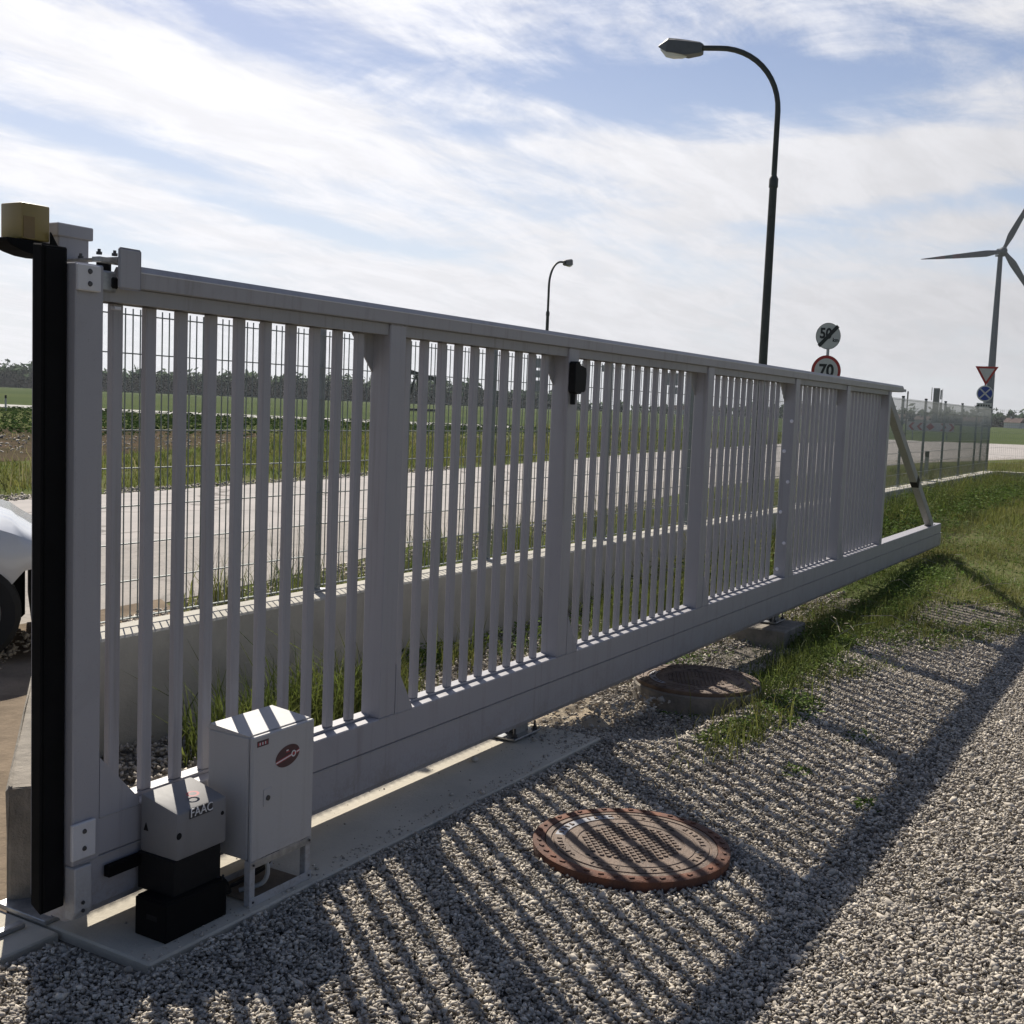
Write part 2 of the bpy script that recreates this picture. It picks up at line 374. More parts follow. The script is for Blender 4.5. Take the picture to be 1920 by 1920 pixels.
def road(name, near, far, z, m):
    n = len(near); F = [(i, i+1, n+i+1, n+i) for i in range(n-1)]
    V = [(x, y, z) for x, y in near+far]
    return tag(npmesh(name, np.array(V), np.array(F), m), kind='structure')
road('road', [(-60, 6.8), (6.3, 10.1), (11, 10.15), (16.9, 10.3), (26, 11.2), (38, 12.2), (52, 11.5), (66, 8.5), (78, 0), (86, -14), (90, -60)],
     [(-60, 13), (11, 15.2), (18.6, 15.8), (26, 16.7), (45, 19.5), (70, 22.2), (100, 23.0), (108, 20), (113, 14), (120, 0), (128, -60)], -.030, 'road')
road('parking_bay', [(-60, 3.0), (6.3, 7.1), (9.1, 7.5), (12.4, 8.2), (17, 8.6), (26, 9.7), (38, 10.2), (50, 10.0), (64, 7.9), (75, 0), (83, -14), (87, -60)],
     [(-60, 6.8), (6.3, 10.1), (11, 10.15), (16.9, 10.3), (26, 11.2), (38, 12.2), (52, 11.5), (66, 8.5), (78, 0), (86, -14), (90, -60)], -.026, 'road_rough')
road('far_road', [(30, 145), (57, 79), (73, 45.7), (92, 22), (104, 20)], [(38, 151), (66, 88), (82, 51), (100, 30), (108, 22)], -.034, 'far_road')
terrain('gravel_ground', np.concatenate([[-12, -6], np.arange(-2, 11.9, .2)]), np.arange(-8, 4.65, .2), -.030, 'gravel_base')
sheet('dirt_track', [(-25, 2.2), (2.3, 3.0), (3.9, 4.95), (5.4, 5.0), (6.8, 7.3), (-25, 5.2)], -.022, 'dirt')

# stones (crushed gravel): angular pebbles from jittered icospheres
def ico():
    t = (1+5**.5)/2
    v = np.array([(-1, t, 0), (1, t, 0), (-1, -t, 0), (1, -t, 0), (0, -1, t), (0, 1, t), (0, -1, -t), (0, 1, -t), (t, 0, -1), (t, 0, 1), (-t, 0, -1), (-t, 0, 1)])/math.sqrt(1+t*t)
    f = np.array([(0, 11, 5), (0, 5, 1), (0, 1, 7), (0, 7, 10), (0, 10, 11), (1, 5, 9), (5, 11, 4), (11, 10, 2), (10, 7, 6), (7, 1, 8), (3, 9, 4), (3, 4, 2), (3, 2, 6), (3, 6, 8), (3, 8, 9), (4, 9, 5), (2, 4, 11), (6, 2, 10), (8, 6, 7), (9, 8, 1)])
    return v, f
def octa():
    v = np.array([(1, 0, 0), (-1, 0, 0), (0, 1, 0), (0, -1, 0), (0, 0, 1), (0, 0, -1)])*1.05
    return v, np.array([(0, 2, 4), (2, 1, 4), (1, 3, 4), (3, 0, 4), (2, 0, 5), (1, 2, 5), (3, 1, 5), (0, 3, 5)])
def cubev():
    v = np.array([(x, y, z) for x in (-.62, .62) for y in (-.62, .62) for z in (-.62, .62)])
    q = [(0, 1, 3, 2), (4, 6, 7, 5), (0, 4, 5, 1), (2, 3, 7, 6), (0, 2, 6, 4), (1, 5, 7, 3)]
    return v, np.array([t for a, b, c, d in q for t in ((a, b, c), (a, c, d))])
def rotmats(n):
    q = rng.normal(size=(n, 4)); q /= np.linalg.norm(q, axis=1)[:, None]; a, b, c, d = q.T
    return np.stack([1-2*(c*c+d*d), 2*(b*c-a*d), 2*(b*d+a*c), 2*(b*c+a*d), 1-2*(b*b+d*d), 2*(c*d-a*b), 2*(b*d-a*c), 2*(c*d+a*b), 1-2*(b*b+c*c)], -1).reshape(n, 3, 3)
def inpoly(P, poly):
    x, y = P[:, 0], P[:, 1]; c = np.zeros(len(P), bool); n = len(poly)
    for i in range(n):
        x1, y1 = poly[i]; x2, y2 = poly[(i+1) % n]
        k = ((y1 > y) != (y2 > y)) & (x < (x2-x1)*(y-y1)/(y2-y1+1e-12)+x1); c ^= k
    return c
def scatter(poly, n):
    P = np.array(poly); lo, hi = P.min(0), P.max(0); out = np.zeros((0, 2))
    while len(out) < n:
        q = rng.uniform(lo, hi, (n*2, 2)); out = np.vstack([out, q[inpoly(q, poly)]])
    return out[:n]
AVOID = [(4.045, 1.77, .375), (6.893, 2.618, .41)]
def stones(name, poly, n, size, zlo, zhi, base, avoid_slab=True, fade=None, par=None):
    P = scatter(poly, n)
    keep = np.ones(len(P), bool)
    for cx, cy, r in AVOID: keep &= np.hypot(P[:, 0]-cx, P[:, 1]-cy) > r
    if avoid_slab:
        e = size*.6
        keep &= ~((P[:, 0] > 2.30) & (P[:, 0] < 5.36) & (P[:, 1] > 2.53) & (P[:, 1] < 3.22))
        keep &= ~((P[:, 0] < 2.37) & (P[:, 1] > 2.90) & (P[:, 1] < 3.25))
    P = P[keep]
    if fade is not None: P = P[rng.random(len(P)) < fade(P)]
    n = len(P); v, f = base
    s = size*np.exp(rng.normal(0, .28, n)); ax = np.stack([rng.uniform(.9, 1.5, n), rng.uniform(.7, 1.05, n), rng.uniform(.42, .8, n)], -1)
    V = v[None]*(1+rng.uniform(-.34, .22, (n, len(v), 1)))*ax[:, None]*s[:, None, None]
    V = np.einsum('nij,nkj->nki', rotmats(n), V)
    V[..., 2] *= .8
    V[..., :2] += P[:, None]; V[..., 2] += (rng.uniform(zlo, zhi, n)+gz(P[:, 0], P[:, 1]))[:, None]
    F = (f[None]+(np.arange(n)*len(v))[:, None, None]).reshape(-1, 3)
    o = npmesh(name, V.reshape(-1, 3), F, 'stone', par); o['kind'] = 'stuff'; return o
I, Cb, Oc = ico(), cubev(), octa()
def edgefade(P):     # gravel gives way to grass on the right
    d = (P[:, 0]-8.35)*.62+(P[:, 1]-2.20)*1.0+.25*np.sin(P[:, 0]*3.1)+.2*np.sin(P[:, 1]*5.3)
    return np.clip(.95-d*1.1, .05, 1)
stones('gravel', [(1.4, 2.91), (2.36, 2.93), (2.36, 2.545), (4.4, 2.545), (4.55, 1.9), (3.9, .1), (3.2, .1), (1.7, 2.4)], 76000, .0080, -.024, .001, Oc)
stones('gravel', [(4.3, 2.545), (5.36, 2.54), (5.4, 3.2), (7.4, 3.1), (9.6, 2.9), (11.8, 2.4), (12.2, .5), (9, -.2), (3.6, -.2), (4.5, 1.9)], 165000, .0086, -.026, -.003, Oc, fade=edgefade)
stones('gravel', [(1.4, 2.91), (2.36, 2.93), (2.36, 2.545), (5.4, 2.545), (6.4, 2.6), (7, -.1), (3.2, .1), (1.7, 2.4)], 700, .0135, -.014, .002, I)
stones('gravel', [(3.9, 4.6), (10.5, 4.6), (12, 3.0), (5.5, 2.95), (5.4, 3.2), (2.9, 3.25)], 14000, .015, -.026, .004, Oc)
stones('gravel', [(-1, 2.88), (1.4, 2.9), (1.7, 2.4), (3.2, .1), (12, -.2), (12, -2.0), (1.5, -2.0)], 12000, .020, -.02, .008, Oc)
stones('gravel', [(1.0, 4.9), (2.3, 3.4), (3.3, 4.8), (5.4, 7.2), (3.4, 8.4), (0, 7)], 7000, .009, -.024, -.010, Oc)
stones('gravel', [(6, 6.9), (12, 7.9), (20, 8.9), (20, 8.3), (12, 7.2), (3.5, 6.2), (3.5, 6.9)], 4500, .020, -.03, -.005, Oc)
stones('gravel', [(-20, 14.6), (11, 15.1), (18.6, 15.7), (26, 16.6), (26, 17.3), (18.6, 16.3), (11, 15.9), (-20, 15.4)], 4500, .03, -.05, -.01, Oc, False)

# ------------------------------------------------------------------ concrete slab and walls
o = MB().prism([(2.345, 2.545), (5.345, 2.535), (5.35, 3.12), (2.35, 3.20)], -.25, .004, 'z', bev=.006).obj('concrete_slab', 'concrete_slab')
tag(o, 'long grey concrete foundation slab under the sliding gate and its motor', 'slab')
o = MB().prism([(-2.5, 2.91), (2.338, 2.935), (2.338, 3.225), (-2.5, 3.2)], -.25, .000, 'z', bev=.005).obj('concrete_sill', 'concrete_slab')
tag(o, 'concrete sill running left across the gateway from the gate post', 'sill')
o = MB().box(-2.4, 2.30, 3.045, 3.075, .001, .018, .003).obj('steel_strip', 'galvanised')
tag(o, 'flat steel strip lying along the concrete sill at lower left', 'strip')
wall_top = .438
o = MB().prism([(4.655, -.25), (4.655, wall_top-.012), (4.667, wall_top), (4.925, wall_top), (4.937, wall_top-.012), (4.937, -.25)], 3.78, 33.6, 'x').obj('concrete_wall', 'concrete_wall')
tag(o, 'long low concrete plinth wall carrying the wire mesh fence', 'wall')
o = MB().prism([(4.60, -.25), (4.60, wall_top), (4.86, wall_top), (4.86, -.25)], 0, 22, 'x').obj('concrete_wall', 'concrete_wall', loc=(33.62-4.60, 4.66, 0), rot=(0, 0, R(-90)))
tag(o, 'low concrete plinth wall turning away at the far end of the fence', 'wall')
d = Vector((.64, .768)); L = 1.95
o = MB().box(0, L, -.19, 0, -.25, .40, .012).obj('return_wall', 'concrete_old', loc=(2.364, 3.227, 0), rot=(0, 0, math.atan2(d.y, d.x)))
bm = bmesh.new(); bm.from_mesh(o.data)
bmesh.ops.subdivide_edges(bm, edges=bm.edges, cuts=3)
for v in bm.verts:
    if v.co.z > .3: v.co += Vector((random.uniform(-.006, .006), random.uniform(-.006, .006), random.uniform(-.01, .006)))
bm.to_mesh(o.data); bm.free()
tag(o, 'short rough concrete wall with a broken sunlit top behind the black gate edge', 'wall')
# loose mortar pad behind the slab and rubble strip
xs, ys = np.linspace(5.30, 6.75, 40), np.linspace(2.70, 3.60, 28); X, Y = np.meshgrid(xs, ys, indexing='ij')
edge = sstep(X, 5.30, 5.36)*(1-sstep(X+.25*np.sin(Y*9), 6.0, 6.7))*sstep(Y+.05*np.sin(X*11), 2.70, 2.95)*(1-sstep(Y, 3.3, 3.6))
Z = -.16+edge*.145+edge*(.014*np.sin(X*17+2*np.sin(Y*13))+.010*np.sin(Y*31+X*9)+rng.normal(0, .004, X.shape))
F = [(i*28+j, (i+1)*28+j, (i+1)*28+j+1, i*28+j+1) for i in range(39) for j in range(27)]
o = npmesh('concrete_spill', np.stack([X, Y, Z], -1).reshape(-1, 3), np.array(F), 'sand', None, True)
tag(o, 'pale crumbly mortar and sand spilled behind the end of the foundation slab', 'spill')
# grit blown onto the concrete, the cover and the sill
def grit(name, poly, n, size, z):
    P = scatter(poly, n); v, f = Oc; s_ = size*np.exp(rng.normal(0, .4, n))
    V = np.einsum('nij,nkj->nki', rotmats(n), v[None]*(1+rng.uniform(-.3, .2, (n, 6, 1)))*s_[:, None, None]); V[..., 2] *= .7
    V[..., :2] += P[:, None]; V[..., 2] += (z+s_*.4)[:, None]
    o = npmesh(name, V.reshape(-1, 3), (f[None]+(np.arange(n)*6)[:, None, None]).reshape(-1, 3), 'stone'); o['kind'] = 'stuff'
grit('grit', [(2.36, 2.555), (5.33, 2.545), (5.33, 2.62), (2.36, 2.62)], 420, .0035, .004)
grit('grit', [(2.36, 2.555), (5.33, 2.545), (5.33, 3.1), (2.36, 3.1)], 200, .003, .004)
grit('grit', [(3.76, 1.5), (4.1, 1.43), (4.35, 1.6), (4.3, 2.0), (4.0, 2.1), (3.74, 1.95)], 260, .0032, .022)
grit('gravel', [(5.33, 2.68), (6.8, 2.6), (6.9, 3.3), (5.36, 3.4)], 900, .010, -.055)
grit('gravel', [(5.33, 2.75), (6.1, 2.75), (6.2, 3.3), (5.36, 3.3)], 260, .009, -.018)
grit('grit', [(5.0, 2.56), (5.33, 2.55), (5.33, 3.1), (5.15, 3.1)], 160, .006, .004)
# small stones on the slab
for i, (x, y, s_) in enumerate(((4.60, 2.84, .022), (4.13, 2.66, .012), (3.86, 2.60, .010), (4.35, 2.70, .008), (3.3, 2.62, .007))):
    v, f = I; V = v*(1+rng.uniform(-.3, .2, (12, 1)))*s_*np.array((1.1, .9, .7)); V += (x, y, .004+s_*.5)
    o = npmesh('pebble', V, f, 'stone'); tag(o, ('largest loose pebble on the slab, beside the sunlit strip', 'second largest pebble, midway across the shaded slab', 'small pebble close to the gravel edge of the slab, left of the middle', 'tiny pebble near the far end of the shaded slab', 'tiny pebble on the slab just right of the control cabinet')[i], 'pebble', 'pebbles on the slab')

# ------------------------------------------------------------------ sliding gate
gate = empty('sliding_gate', (2.274, 2.8, 0), 0, 'long light grey cantilever sliding gate with vertical bars, standing open along the fence', 'gate')
GX, GY = 2.274, 2.8
def gp(x0, x1, y0, y1, z0, z1): return (x0-GX, x1-GX, y0-GY, y1-GY, z0, z1)
def GB(name, m, x0, x1, y0, y1, z0, z1, bev=.003, parent=None):
    return B(name, m, parent or gate, *gp(x0, x1, y0, y1, z0, z1), bev)
def gprism(name, m, pts, a, b, axis='x', parent=None, bev=0.):
    if axis == 'x': pts = [(y-GY, z) for y, z in pts]; a -= GX; b -= GX
    if axis == 'y': pts = [(x-GX, z) for x, z in pts]; a -= GY; b -= GY
    return MB().prism(pts, a, b, axis, bev).obj(name, m, parent or gate)
XE = 15.86
# lower cantilever profile, upper beam, infill channel
gprism('cantilever_rail', 'gate_paint', [(2.801, .262), (2.801, .118), (2.812, .095), (2.835, .083), (2.86, .081), (2.86, .087), (2.90, .087), (2.90, .081), (2.952, .081), (2.972, .095), (2.976, .118), (2.976, .262)], 2.28, XE)
gprism('bottom_beam', 'gate_paint', [(2.80, .272), (2.80, .386), (2.804, .390), (2.930, .390), (2.930, .272), (2.926, .268), (2.804, .268)], 2.30, XE-.05)
GB('beam_flange', 'gate_paint_dusty', 2.30, XE+.01, 2.796, 2.976, .2625, .2675, .001)
gprism('infill_channel', 'gate_paint', [(2.852, .391), (2.852, .401), (2.898, .401), (2.898, .391)], 2.375, 12.43)
GB('tail_end_plate', 'gate_paint', XE-.05, XE-.044, 2.802, 2.93, .27, .388, .001)
gprism('end_foot', 'cabinet_paint', [(2.785, .260), (2.783, .125), (2.795, .098), (2.83, .098), (2.83, .260)], 2.272, 2.335, bev=.003)
for z in (.125, .15): MB().lathe([(.0, .003), (.006, .003), (.006, 0)], 10).obj('bolt', 'dark_bolt', gate, loc=(2.30-GX, -.018, z), rot=(R(90), 0, 0))
# top rail with its hood
gprism('top_rail', 'gate_paint_dusty', [(2.812, 1.948), (2.812, 1.992), (2.90, 1.992), (2.90, 1.948), (2.885, 1.948), (2.885, 1.952), (2.827, 1.952), (2.827, 1.948)], 2.374, 12.53)
gprism('top_hood', 'gate_paint', [(2.792, 1.996), (2.789, 2.041), (2.803, 2.062), (2.895, 2.062), (2.909, 2.041), (2.909, 1.996), (2.905, 1.996), (2.905, 1.9935), (2.80, 1.9935), (2.80, 1.996)], 2.50, 13.02)
GB('top_hood_highlight', 'cover_plate', 2.50, 13.02, 2.7875, 2.7905, 2.0405, 2.0435, 0)  # pale strip along the chamfer, its colour standing in for a highlight
GB('top_track', 'gate_paint', 12.6, 13.24, 2.81, 2.885, 2.003, 2.032, .002)
# stiles with gussets
def stile(x0, x1, name='stile', zt=1.9915):
    GB(name, 'gate_paint', x0, x1, 2.8015, 2.897, .389, zt, .004)
end = GB('end_stile', 'gate_paint', 2.274, 2.374, 2.7985, 2.897, .262, 2.048, .004)
ST = [(3.787, 3.895), (5.315, 5.425), (7.275, 7.385), (9.20, 9.305), (10.77, 10.875)]
for a, b in ST:
    stile(a, b)
    gprism('gusset', 'gate_paint', [(b, .60), (b, .385), (b+.125, .385), (b+.125, .392)], 2.8005, 2.806, 'y')
    gprism('gusset', 'gate_paint_dusty', [(a, 1.80), (a, 1.952), (a-.135, 1.952), (a-.135, 1.945)], 2.886, 2.892, 'y')
stile(12.43, 12.53, zt=2.0)
gprism('gusset', 'gate_paint_dusty', [(12.43, 1.80), (12.43, 1.952), (12.30, 1.952), (12.30, 1.945)], 2.886, 2.892, 'y')
gprism('gusset', 'gate_paint', [(2.374, .575), (2.374, .385), (2.53, .385), (2.53, .405)], 2.7995, 2.806, 'y')
def bead(x0, x1, y, z):
    n = max(6, int((x1-x0)/.008)); pts = [(x0+(x1-x0)*k/n-GX, y-GY, z+.0006*math.sin(k*2.1)) for k in range(n+1)]
    MB().tube(pts, [.0028+.0007*math.sin(k*1.7) for k in range(n+1)], 6).obj('weld_bead', 'gate_paint_dusty', gate)
for a, b in ST+[(12.43, 12.53)]: bead(a, b+.12, 2.8003, .3868); bead(a, b, 2.8015, 1.990)
bead(2.374, 2.53, 2.7995, .387)
# bars
slat_me = MB().box(-.021, .021, 0, .026, .401, 1.9485, .0035, 1).mesh('bar')
def slats(first, n, pitch=.1327):
    for k in range(n): link('bar', slat_me, 'gate_paint', gate, (first+pitch*k-.021-GX, 2.857-GY, 0))
slats(2.499, 10); slats(4.010, 10); slats(5.532, 13); slats(7.515, 12); slats(9.43, 10); slats(10.99, 11)
# diagonal tail brace
a = Vector((12.50, 2.85, 1.93)); b = Vector((15.32, 2.86, .395)); dd = b-a; Lb = dd.length
o = MB().box(0, Lb, -.04, .04, -.05, .05, .004).obj('tail_brace', 'gate_paint_dusty', gate, loc=a-Vector((GX, GY, 0)), rot=(0, math.atan2(-dd.z, dd.x), 0))
o = MB().box(Lb*.59, Lb*.635, -.0405, .0405, -.0505, .0505).obj('brace_dark_band', 'black_plastic', gate, loc=a-Vector((GX, GY, 0)), rot=(0, math.atan2(-dd.z, dd.x), 0))  # flush dark band round the brace, past its middle
GB('brace_foot', 'galvanised', 15.22, 15.52, 2.82, 2.90, .3905, .398, .002)
# pale round discs on the side of the fourth stile
for y, z in ((2.822, 1.651), (2.868, 1.409), (2.824, 1.164), (2.868, .919), (2.824, .67), (2.868, .455)):
    MB().lathe([(0, .004), (.011, .004), (.0145, .0015), (.0145, -.001)], 16).obj('round_disc', 'pale_disc', gate, loc=(9.198-GX, y-GY, z), rot=(0, R(-90), 0))
# cover plates
for (x0, x1, z0, z1) in ((2.270, 2.352, 1.968, 2.043), (2.262, 2.348, .285, .397)):
    p = GB('cover_plate', 'cover_plate', x0, x1, 2.783, 2.7965, z0, z1, .003)
    for zz in (z0+(z1-z0)*.28, z0+(z1-z0)*.75):
        MB().lathe([(0, .004), (.006, .004), (.008, 0)], 12).obj('bolt', 'dark_bolt', p, loc=((x0+x1)/2-GX, 2.783-GY, zz), rot=(R(90), 0, 0))
# rubber safety edge
gprism('safety_edge', 'rubber', [(2.832, .135), (2.832, 2.088), (2.8755, 2.092), (2.8755, .16)], 2.187, 2.2735, bev=.004)
gprism('safety_edge_rib', 'rubber', [(2.827, .14), (2.827, 2.08), (2.832, 2.08), (2.832, .14)], 2.196, 2.265, bev=.002)
# roller end at the top left
GB('roller_housing', 'galvanised', 2.353, 2.425, 2.80, 2.87, 1.975, 2.036, .006)
GB('end_stop', 'black_plastic', 2.40, 2.428, 2.795, 2.86, 1.985, 2.02, .006)
GB('pin', 'cover_plate', 2.415, 2.44, 2.80, 2.82, 1.925, 1.935, .001)
# lock box
lb = MB().prism([(-.045, -.155), (-.045, -.01), (-.03, .0), (.0, .0), (.004, -.018), (.075, -.028), (.082, -.06), (.078, -.14), (.065, -.155), (.03, -.150), (.028, -.165), (-.02, -.165)], -.04, 0, 'y', .003).obj('lock_box', 'black_plastic', gate, loc=(5.355-GX, 2.80-GY, 1.925))
MB().box(-.035, -.010, -.03, -.008, -.22, -.16, .004).obj('lock_handle', 'black_plastic', lb)
# ------------------------------------------------------------------ guide post
gpst = empty('guide_post', (2.475, 3.12, 0), 0, 'grey steel guide post with pyramid-edged cap behind the near end of the gate', 'post')
B('post_tube', 'gate_paint', gpst, -.058, .058, -.065, .06, .03, 2.165, .004)
MB().prism([(-.066, -.073), (.068, -.073), (.068, .07), (-.066, .07)], 2.150, 2.190, 'z', .003).obj('post_cap', 'gate_paint', gpst)
B('base_plate', 'galvanised', gpst, -.14, .14, -.12, .12, .004, .02, .002)
B('rubber_strip', 'rubber', gpst, .058, .085, -.04, .02, .12, 2.02, .003)
B('rubber_backing', 'gate_paint', gpst, .0582, .07, -.055, -.041, .12, 2.02, .001)
arm = B('guide_arm', 'galvanised', gpst, -.03, .008, -.335, -.06, 2.077, 2.084, .001)
B('guide_plate', 'gate_paint', gpst, -.066, .018, -.345, -.337, 1.985, 2.107, .006)
B('arm_flange', 'galvanised', gpst, -.10, .012, -.30, -.266, 2.062, 2.0765, .001)
for x, y in ((-.02, -.32), (-.045, -.30), (-.085, -.28), (.0, -.29), (-.02, -.12)):
    MB().lathe([(0, .016), (.005, .016), (.005, .008), (.009, .008), (.009, 0)], 6).obj('bolt', 'dark_bolt', arm, loc=(x, y, 2.084))
MB().lathe([(0, -.05), (.022, -.05), (.022, -.005), (0, -.005)], 16).obj('guide_roller', 'black_plastic', arm, loc=(.0, -.20, 2.077))
# amber lamp on its bracket
lamp = empty('warning_lamp', (2.295, 3.04, 2.117), 0, 'square dull amber warning lamp on a black bracket at the top of the guide post', 'lamp')
MB().box(-.048, .049, -.04, .057, 0, .105, .005, 2).obj('lamp_lens', 'lamp_amber', lamp, True)
B('lens_panel', 'lamp_window', lamp, -.043, -.005, -.0415, -.0395, .004, .066)
MB().prism([(-.10, -.012), (-.085, -.024), (-.05, -.036), (-.01, -.044), (.03, -.046), (.105, -.042), (.105, -.018), (.06, -.003), (-.10, -.003)], -.045, .045, 'y', .002).obj('bracket', 'black_steel', lamp)
MB().prism([(.045, -.06), (.105, -.06), (.045, .03)], -.05, -.044, 'y').obj('bracket_flap', 'black_steel', lamp)

# ------------------------------------------------------------------ motor
mo = empty('gate_motor', (2.50, 2.62, .004), 0, 'sliding gate motor with grey plastic cover on a tall black base box', 'motor')
MB().box(-.040, .222, -.018, .118, 0, .122, .004).obj('base_box', 'black_steel', mo)
MB().box(.012, .215, .005, .165, .120, .240, .003).obj('motor_body', 'black_plastic', mo)
B('base_lip', 'black_steel', mo, -.034, .216, -.012, .112, .1225, .127, .001)
cov = MB(); cov.box(.018, .232, 0, .162, .238, .425, 0)
bm = cov.b
for v in bm.verts:                    # sloping shoulder towards the front
    if v.co.z > .4:
        if v.co.y < .05: v.co.z -= .035
bmesh.ops.bevel(bm, geom=list(bm.edges), offset=.008, segments=2, profile=.5, affect='EDGES')
cov = cov.obj('motor_cover', 'motor_cover', mo, True)
MB().lathe([(0, .001), (.009, .001), (.011, -.001)], 14).obj('keyhole', 'hole', cov, loc=(.027, -.0012, .318), rot=(R(90), 0, 0))
MB().lathe([(0, .001), (.006, .001), (.007, -.001)], 10).obj('screw_hole', 'hole', cov, loc=(.212, -.0012, .340), rot=(R(90), 0, 0))
MB().prism([(.145, .310), (.135, .336), (.125, .310)], .0165, .0178, 'x').obj('vent_hole', 'hole', cov)
o = B('name_plate', 'print_dark', cov, .068, .165, -.0035, -.0012, .361, .393, .001)
text_mesh('lettering', 'FAAC', .039, .0008, 'print_white', cov, Matrix.Translation((.117, -.0045, .378)) @ Matrix.Rotation(R(90), 4, 'X') , 1.0)
tiltM = Matrix.Translation((.135, .055, .4125)) @ Matrix.Rotation(math.atan2(.035, .162), 4, 'X')
ring = MB().lathe([(.012, .0008), (.020, .0008)], 24); bmesh.ops.transform(ring.b, matrix=tiltM @ Matrix.Diagonal((1.25, .8, 1, 1)), verts=ring.b.verts); ring.obj('red_emblem', 'print_red', cov)
B('black_bar', 'black_steel', mo, -.115, .02, .148, .172, .196, .232, .002)
B('type_plate', 'black_plastic', mo, -.0412, -.0401, .02, .065, .062, .078)
# ------------------------------------------------------------------ control cabinet on legs
cb = empty('control_cabinet', (2.80, 2.58, .004), 0, 'light grey steel control cabinet on a low angle frame beside the gate motor', 'cabinet')
body = MB().box(0, .305, .014, .195, .156, .570, .004).obj('cabinet_body', 'cabinet_paint', cb)
door = MB().box(-.001, .306, -.006, .010, .154, .574, .004).obj('cabinet_door', 'cabinet_paint', cb)
MB().prism([(.016, .5712), (.016, .576), (.19, .590), (.197, .580), (.197, .5712)], .001, .304, 'x').obj('sloping_roof', 'cabinet_paint', cb)
B('roof_lip', 'cabinet_paint', cb, .20, .306, .197, .213, .571, .577, .001)
lk = B('lock_plate', 'cabinet_paint', door, .052, .092, -.0085, -.006, .330, .388, .001)
MB().lathe([(0, .003), (.009, .003), (.009, 0)], 16).obj('lock_cylinder', 'dark_bolt', lk, loc=(.072, -.0085, .356), rot=(R(90), 0, 0))
def disc(name, m, par, cx, cz, rx, rz, y, tilt=0., n=36, z0=None, z1=None):
    pts = []
    for k in range(n):
        a_ = 2*math.pi*k/n; x = rx*math.cos(a_); z = rz*math.sin(a_)
        pts.append((cx+x*math.cos(tilt)-z*math.sin(tilt), cz+x*math.sin(tilt)+z*math.cos(tilt)))
    return MB().prism(pts, y, y+.0008, 'y').obj(name, m, par)
st = disc('oval_sticker', 'print_maroon', door, .168, .476, .060, .036, -.0072, R(8))
def strip(m, x0, z0, x1, z1, wd, y):
    dx, dz = x1-x0, z1-z0; l = math.hypot(dx, dz); nx, nz = -dz/l*wd/2, dx/l*wd/2
    return MB().prism([(x0+nx, z0+nz), (x1+nx, z1+nz), (x1-nx, z1-nz), (x0-nx, z0-nz)], y, y+.0004, 'y')
strip(0, .110, .462, .226, .482, .011, -.0078).obj('red_stripe', 'print_red', st)
strip(0, .110, .462, .186, .475, .004, -.0082).obj('white_stripe', 'print_white', st)
strip(0, .212, .480, .227, .483, .004, -.0082).obj('white_stripe', 'print_white', st)
rg = MB().lathe([(.007, .0006), (.0115, .0006)], 24); bmesh.ops.transform(rg.b, matrix=Matrix.Translation((.196, -.0084, .478)) @ Matrix.Rotation(R(90), 4, 'X'), verts=rg.b.verts); rg.obj('ring_emblem', 'print_white', st)
B('small_mark', 'print_white', st, .160, .170, -.0082, -.0077, .493, .497)
B('small_mark', 'print_red', st, .158, .178, -.0080, -.0077, .488, .492)
ms = B('maker_sticker', 'print_maroon', door, .018, .072, -.0072, -.0062, .538, .558)
for k in range(7): B('sticker_print', 'print_white' if k % 2 else 'print_red', ms, .022+k*.0065, .0262+k*.0065, -.0076, -.0071, .543, .552)
for x in (.0, .278):
    for y in (-.002, .168): B('leg', 'cabinet_paint', cb, x, x+.026, y, y+.026, .0, .155, .002)
B('base_rail', 'cabinet_paint', cb, -.004, .308, -.006, -.0025, .0, .030, .001)
B('base_rail', 'cabinet_paint', cb, .0, .304, .19, .194, .0, .030, .001)
B('top_rail', 'galvanised', cb, -.002, .306, -.0045, -.0022, .128, .153, .001)
B('base_pan', 'dirt', cb, .026, .278, .0, .19, .002, .008)
for x in (.012, .292):
    for z in (.016, .142): MB().lathe([(0, .003), (.004, .003), (.004, 0)], 8).obj('screw', 'dark_bolt', cb, loc=(x, -.0065, z), rot=(R(90), 0, 0))
def curve_pts(P, n=18):
    P = [Vector(p) for p in P]; out = []
    P = [P[0]]+P+[P[-1]]
    for i in range(1, len(P)-2):
        for k in range(n):
            t = k/n; a, b, c, e = P[i-1:i+3]
            out.append(.5*((2*b)+(-a+c)*t+(2*a-5*b+4*c-e)*t*t+(-a+3*b-3*c+e)*t**3))
    out.append(P[-2]); return out
MB().tube(curve_pts([(.10, .06, .155), (.12, .03, .10), (.11, .04, .04), (.06, .10, .015)], 8), .008, 8).obj('conduit', 'conduit', cb, True)
for k in range(7):
    x = .13+.02*k; MB().tube(curve_pts([(x, .1, .156), (x+.03, .06+.01*k, .09), (x-.02, .12, .03+.006*k), (x-.09, .15, .015)], 6), .0055, 6).obj('cable', 'cable', cb, True)
for k in range(5):
    MB().tube(curve_pts([(-.10, .10-.02*k, .10+.01*k), (-.06, .05+.01*k, .09-.014*k), (-.02, .09, .03+.012*k), (.04, .12, .012)], 6), .0045, 6).obj('cable', 'cable', cb, True)

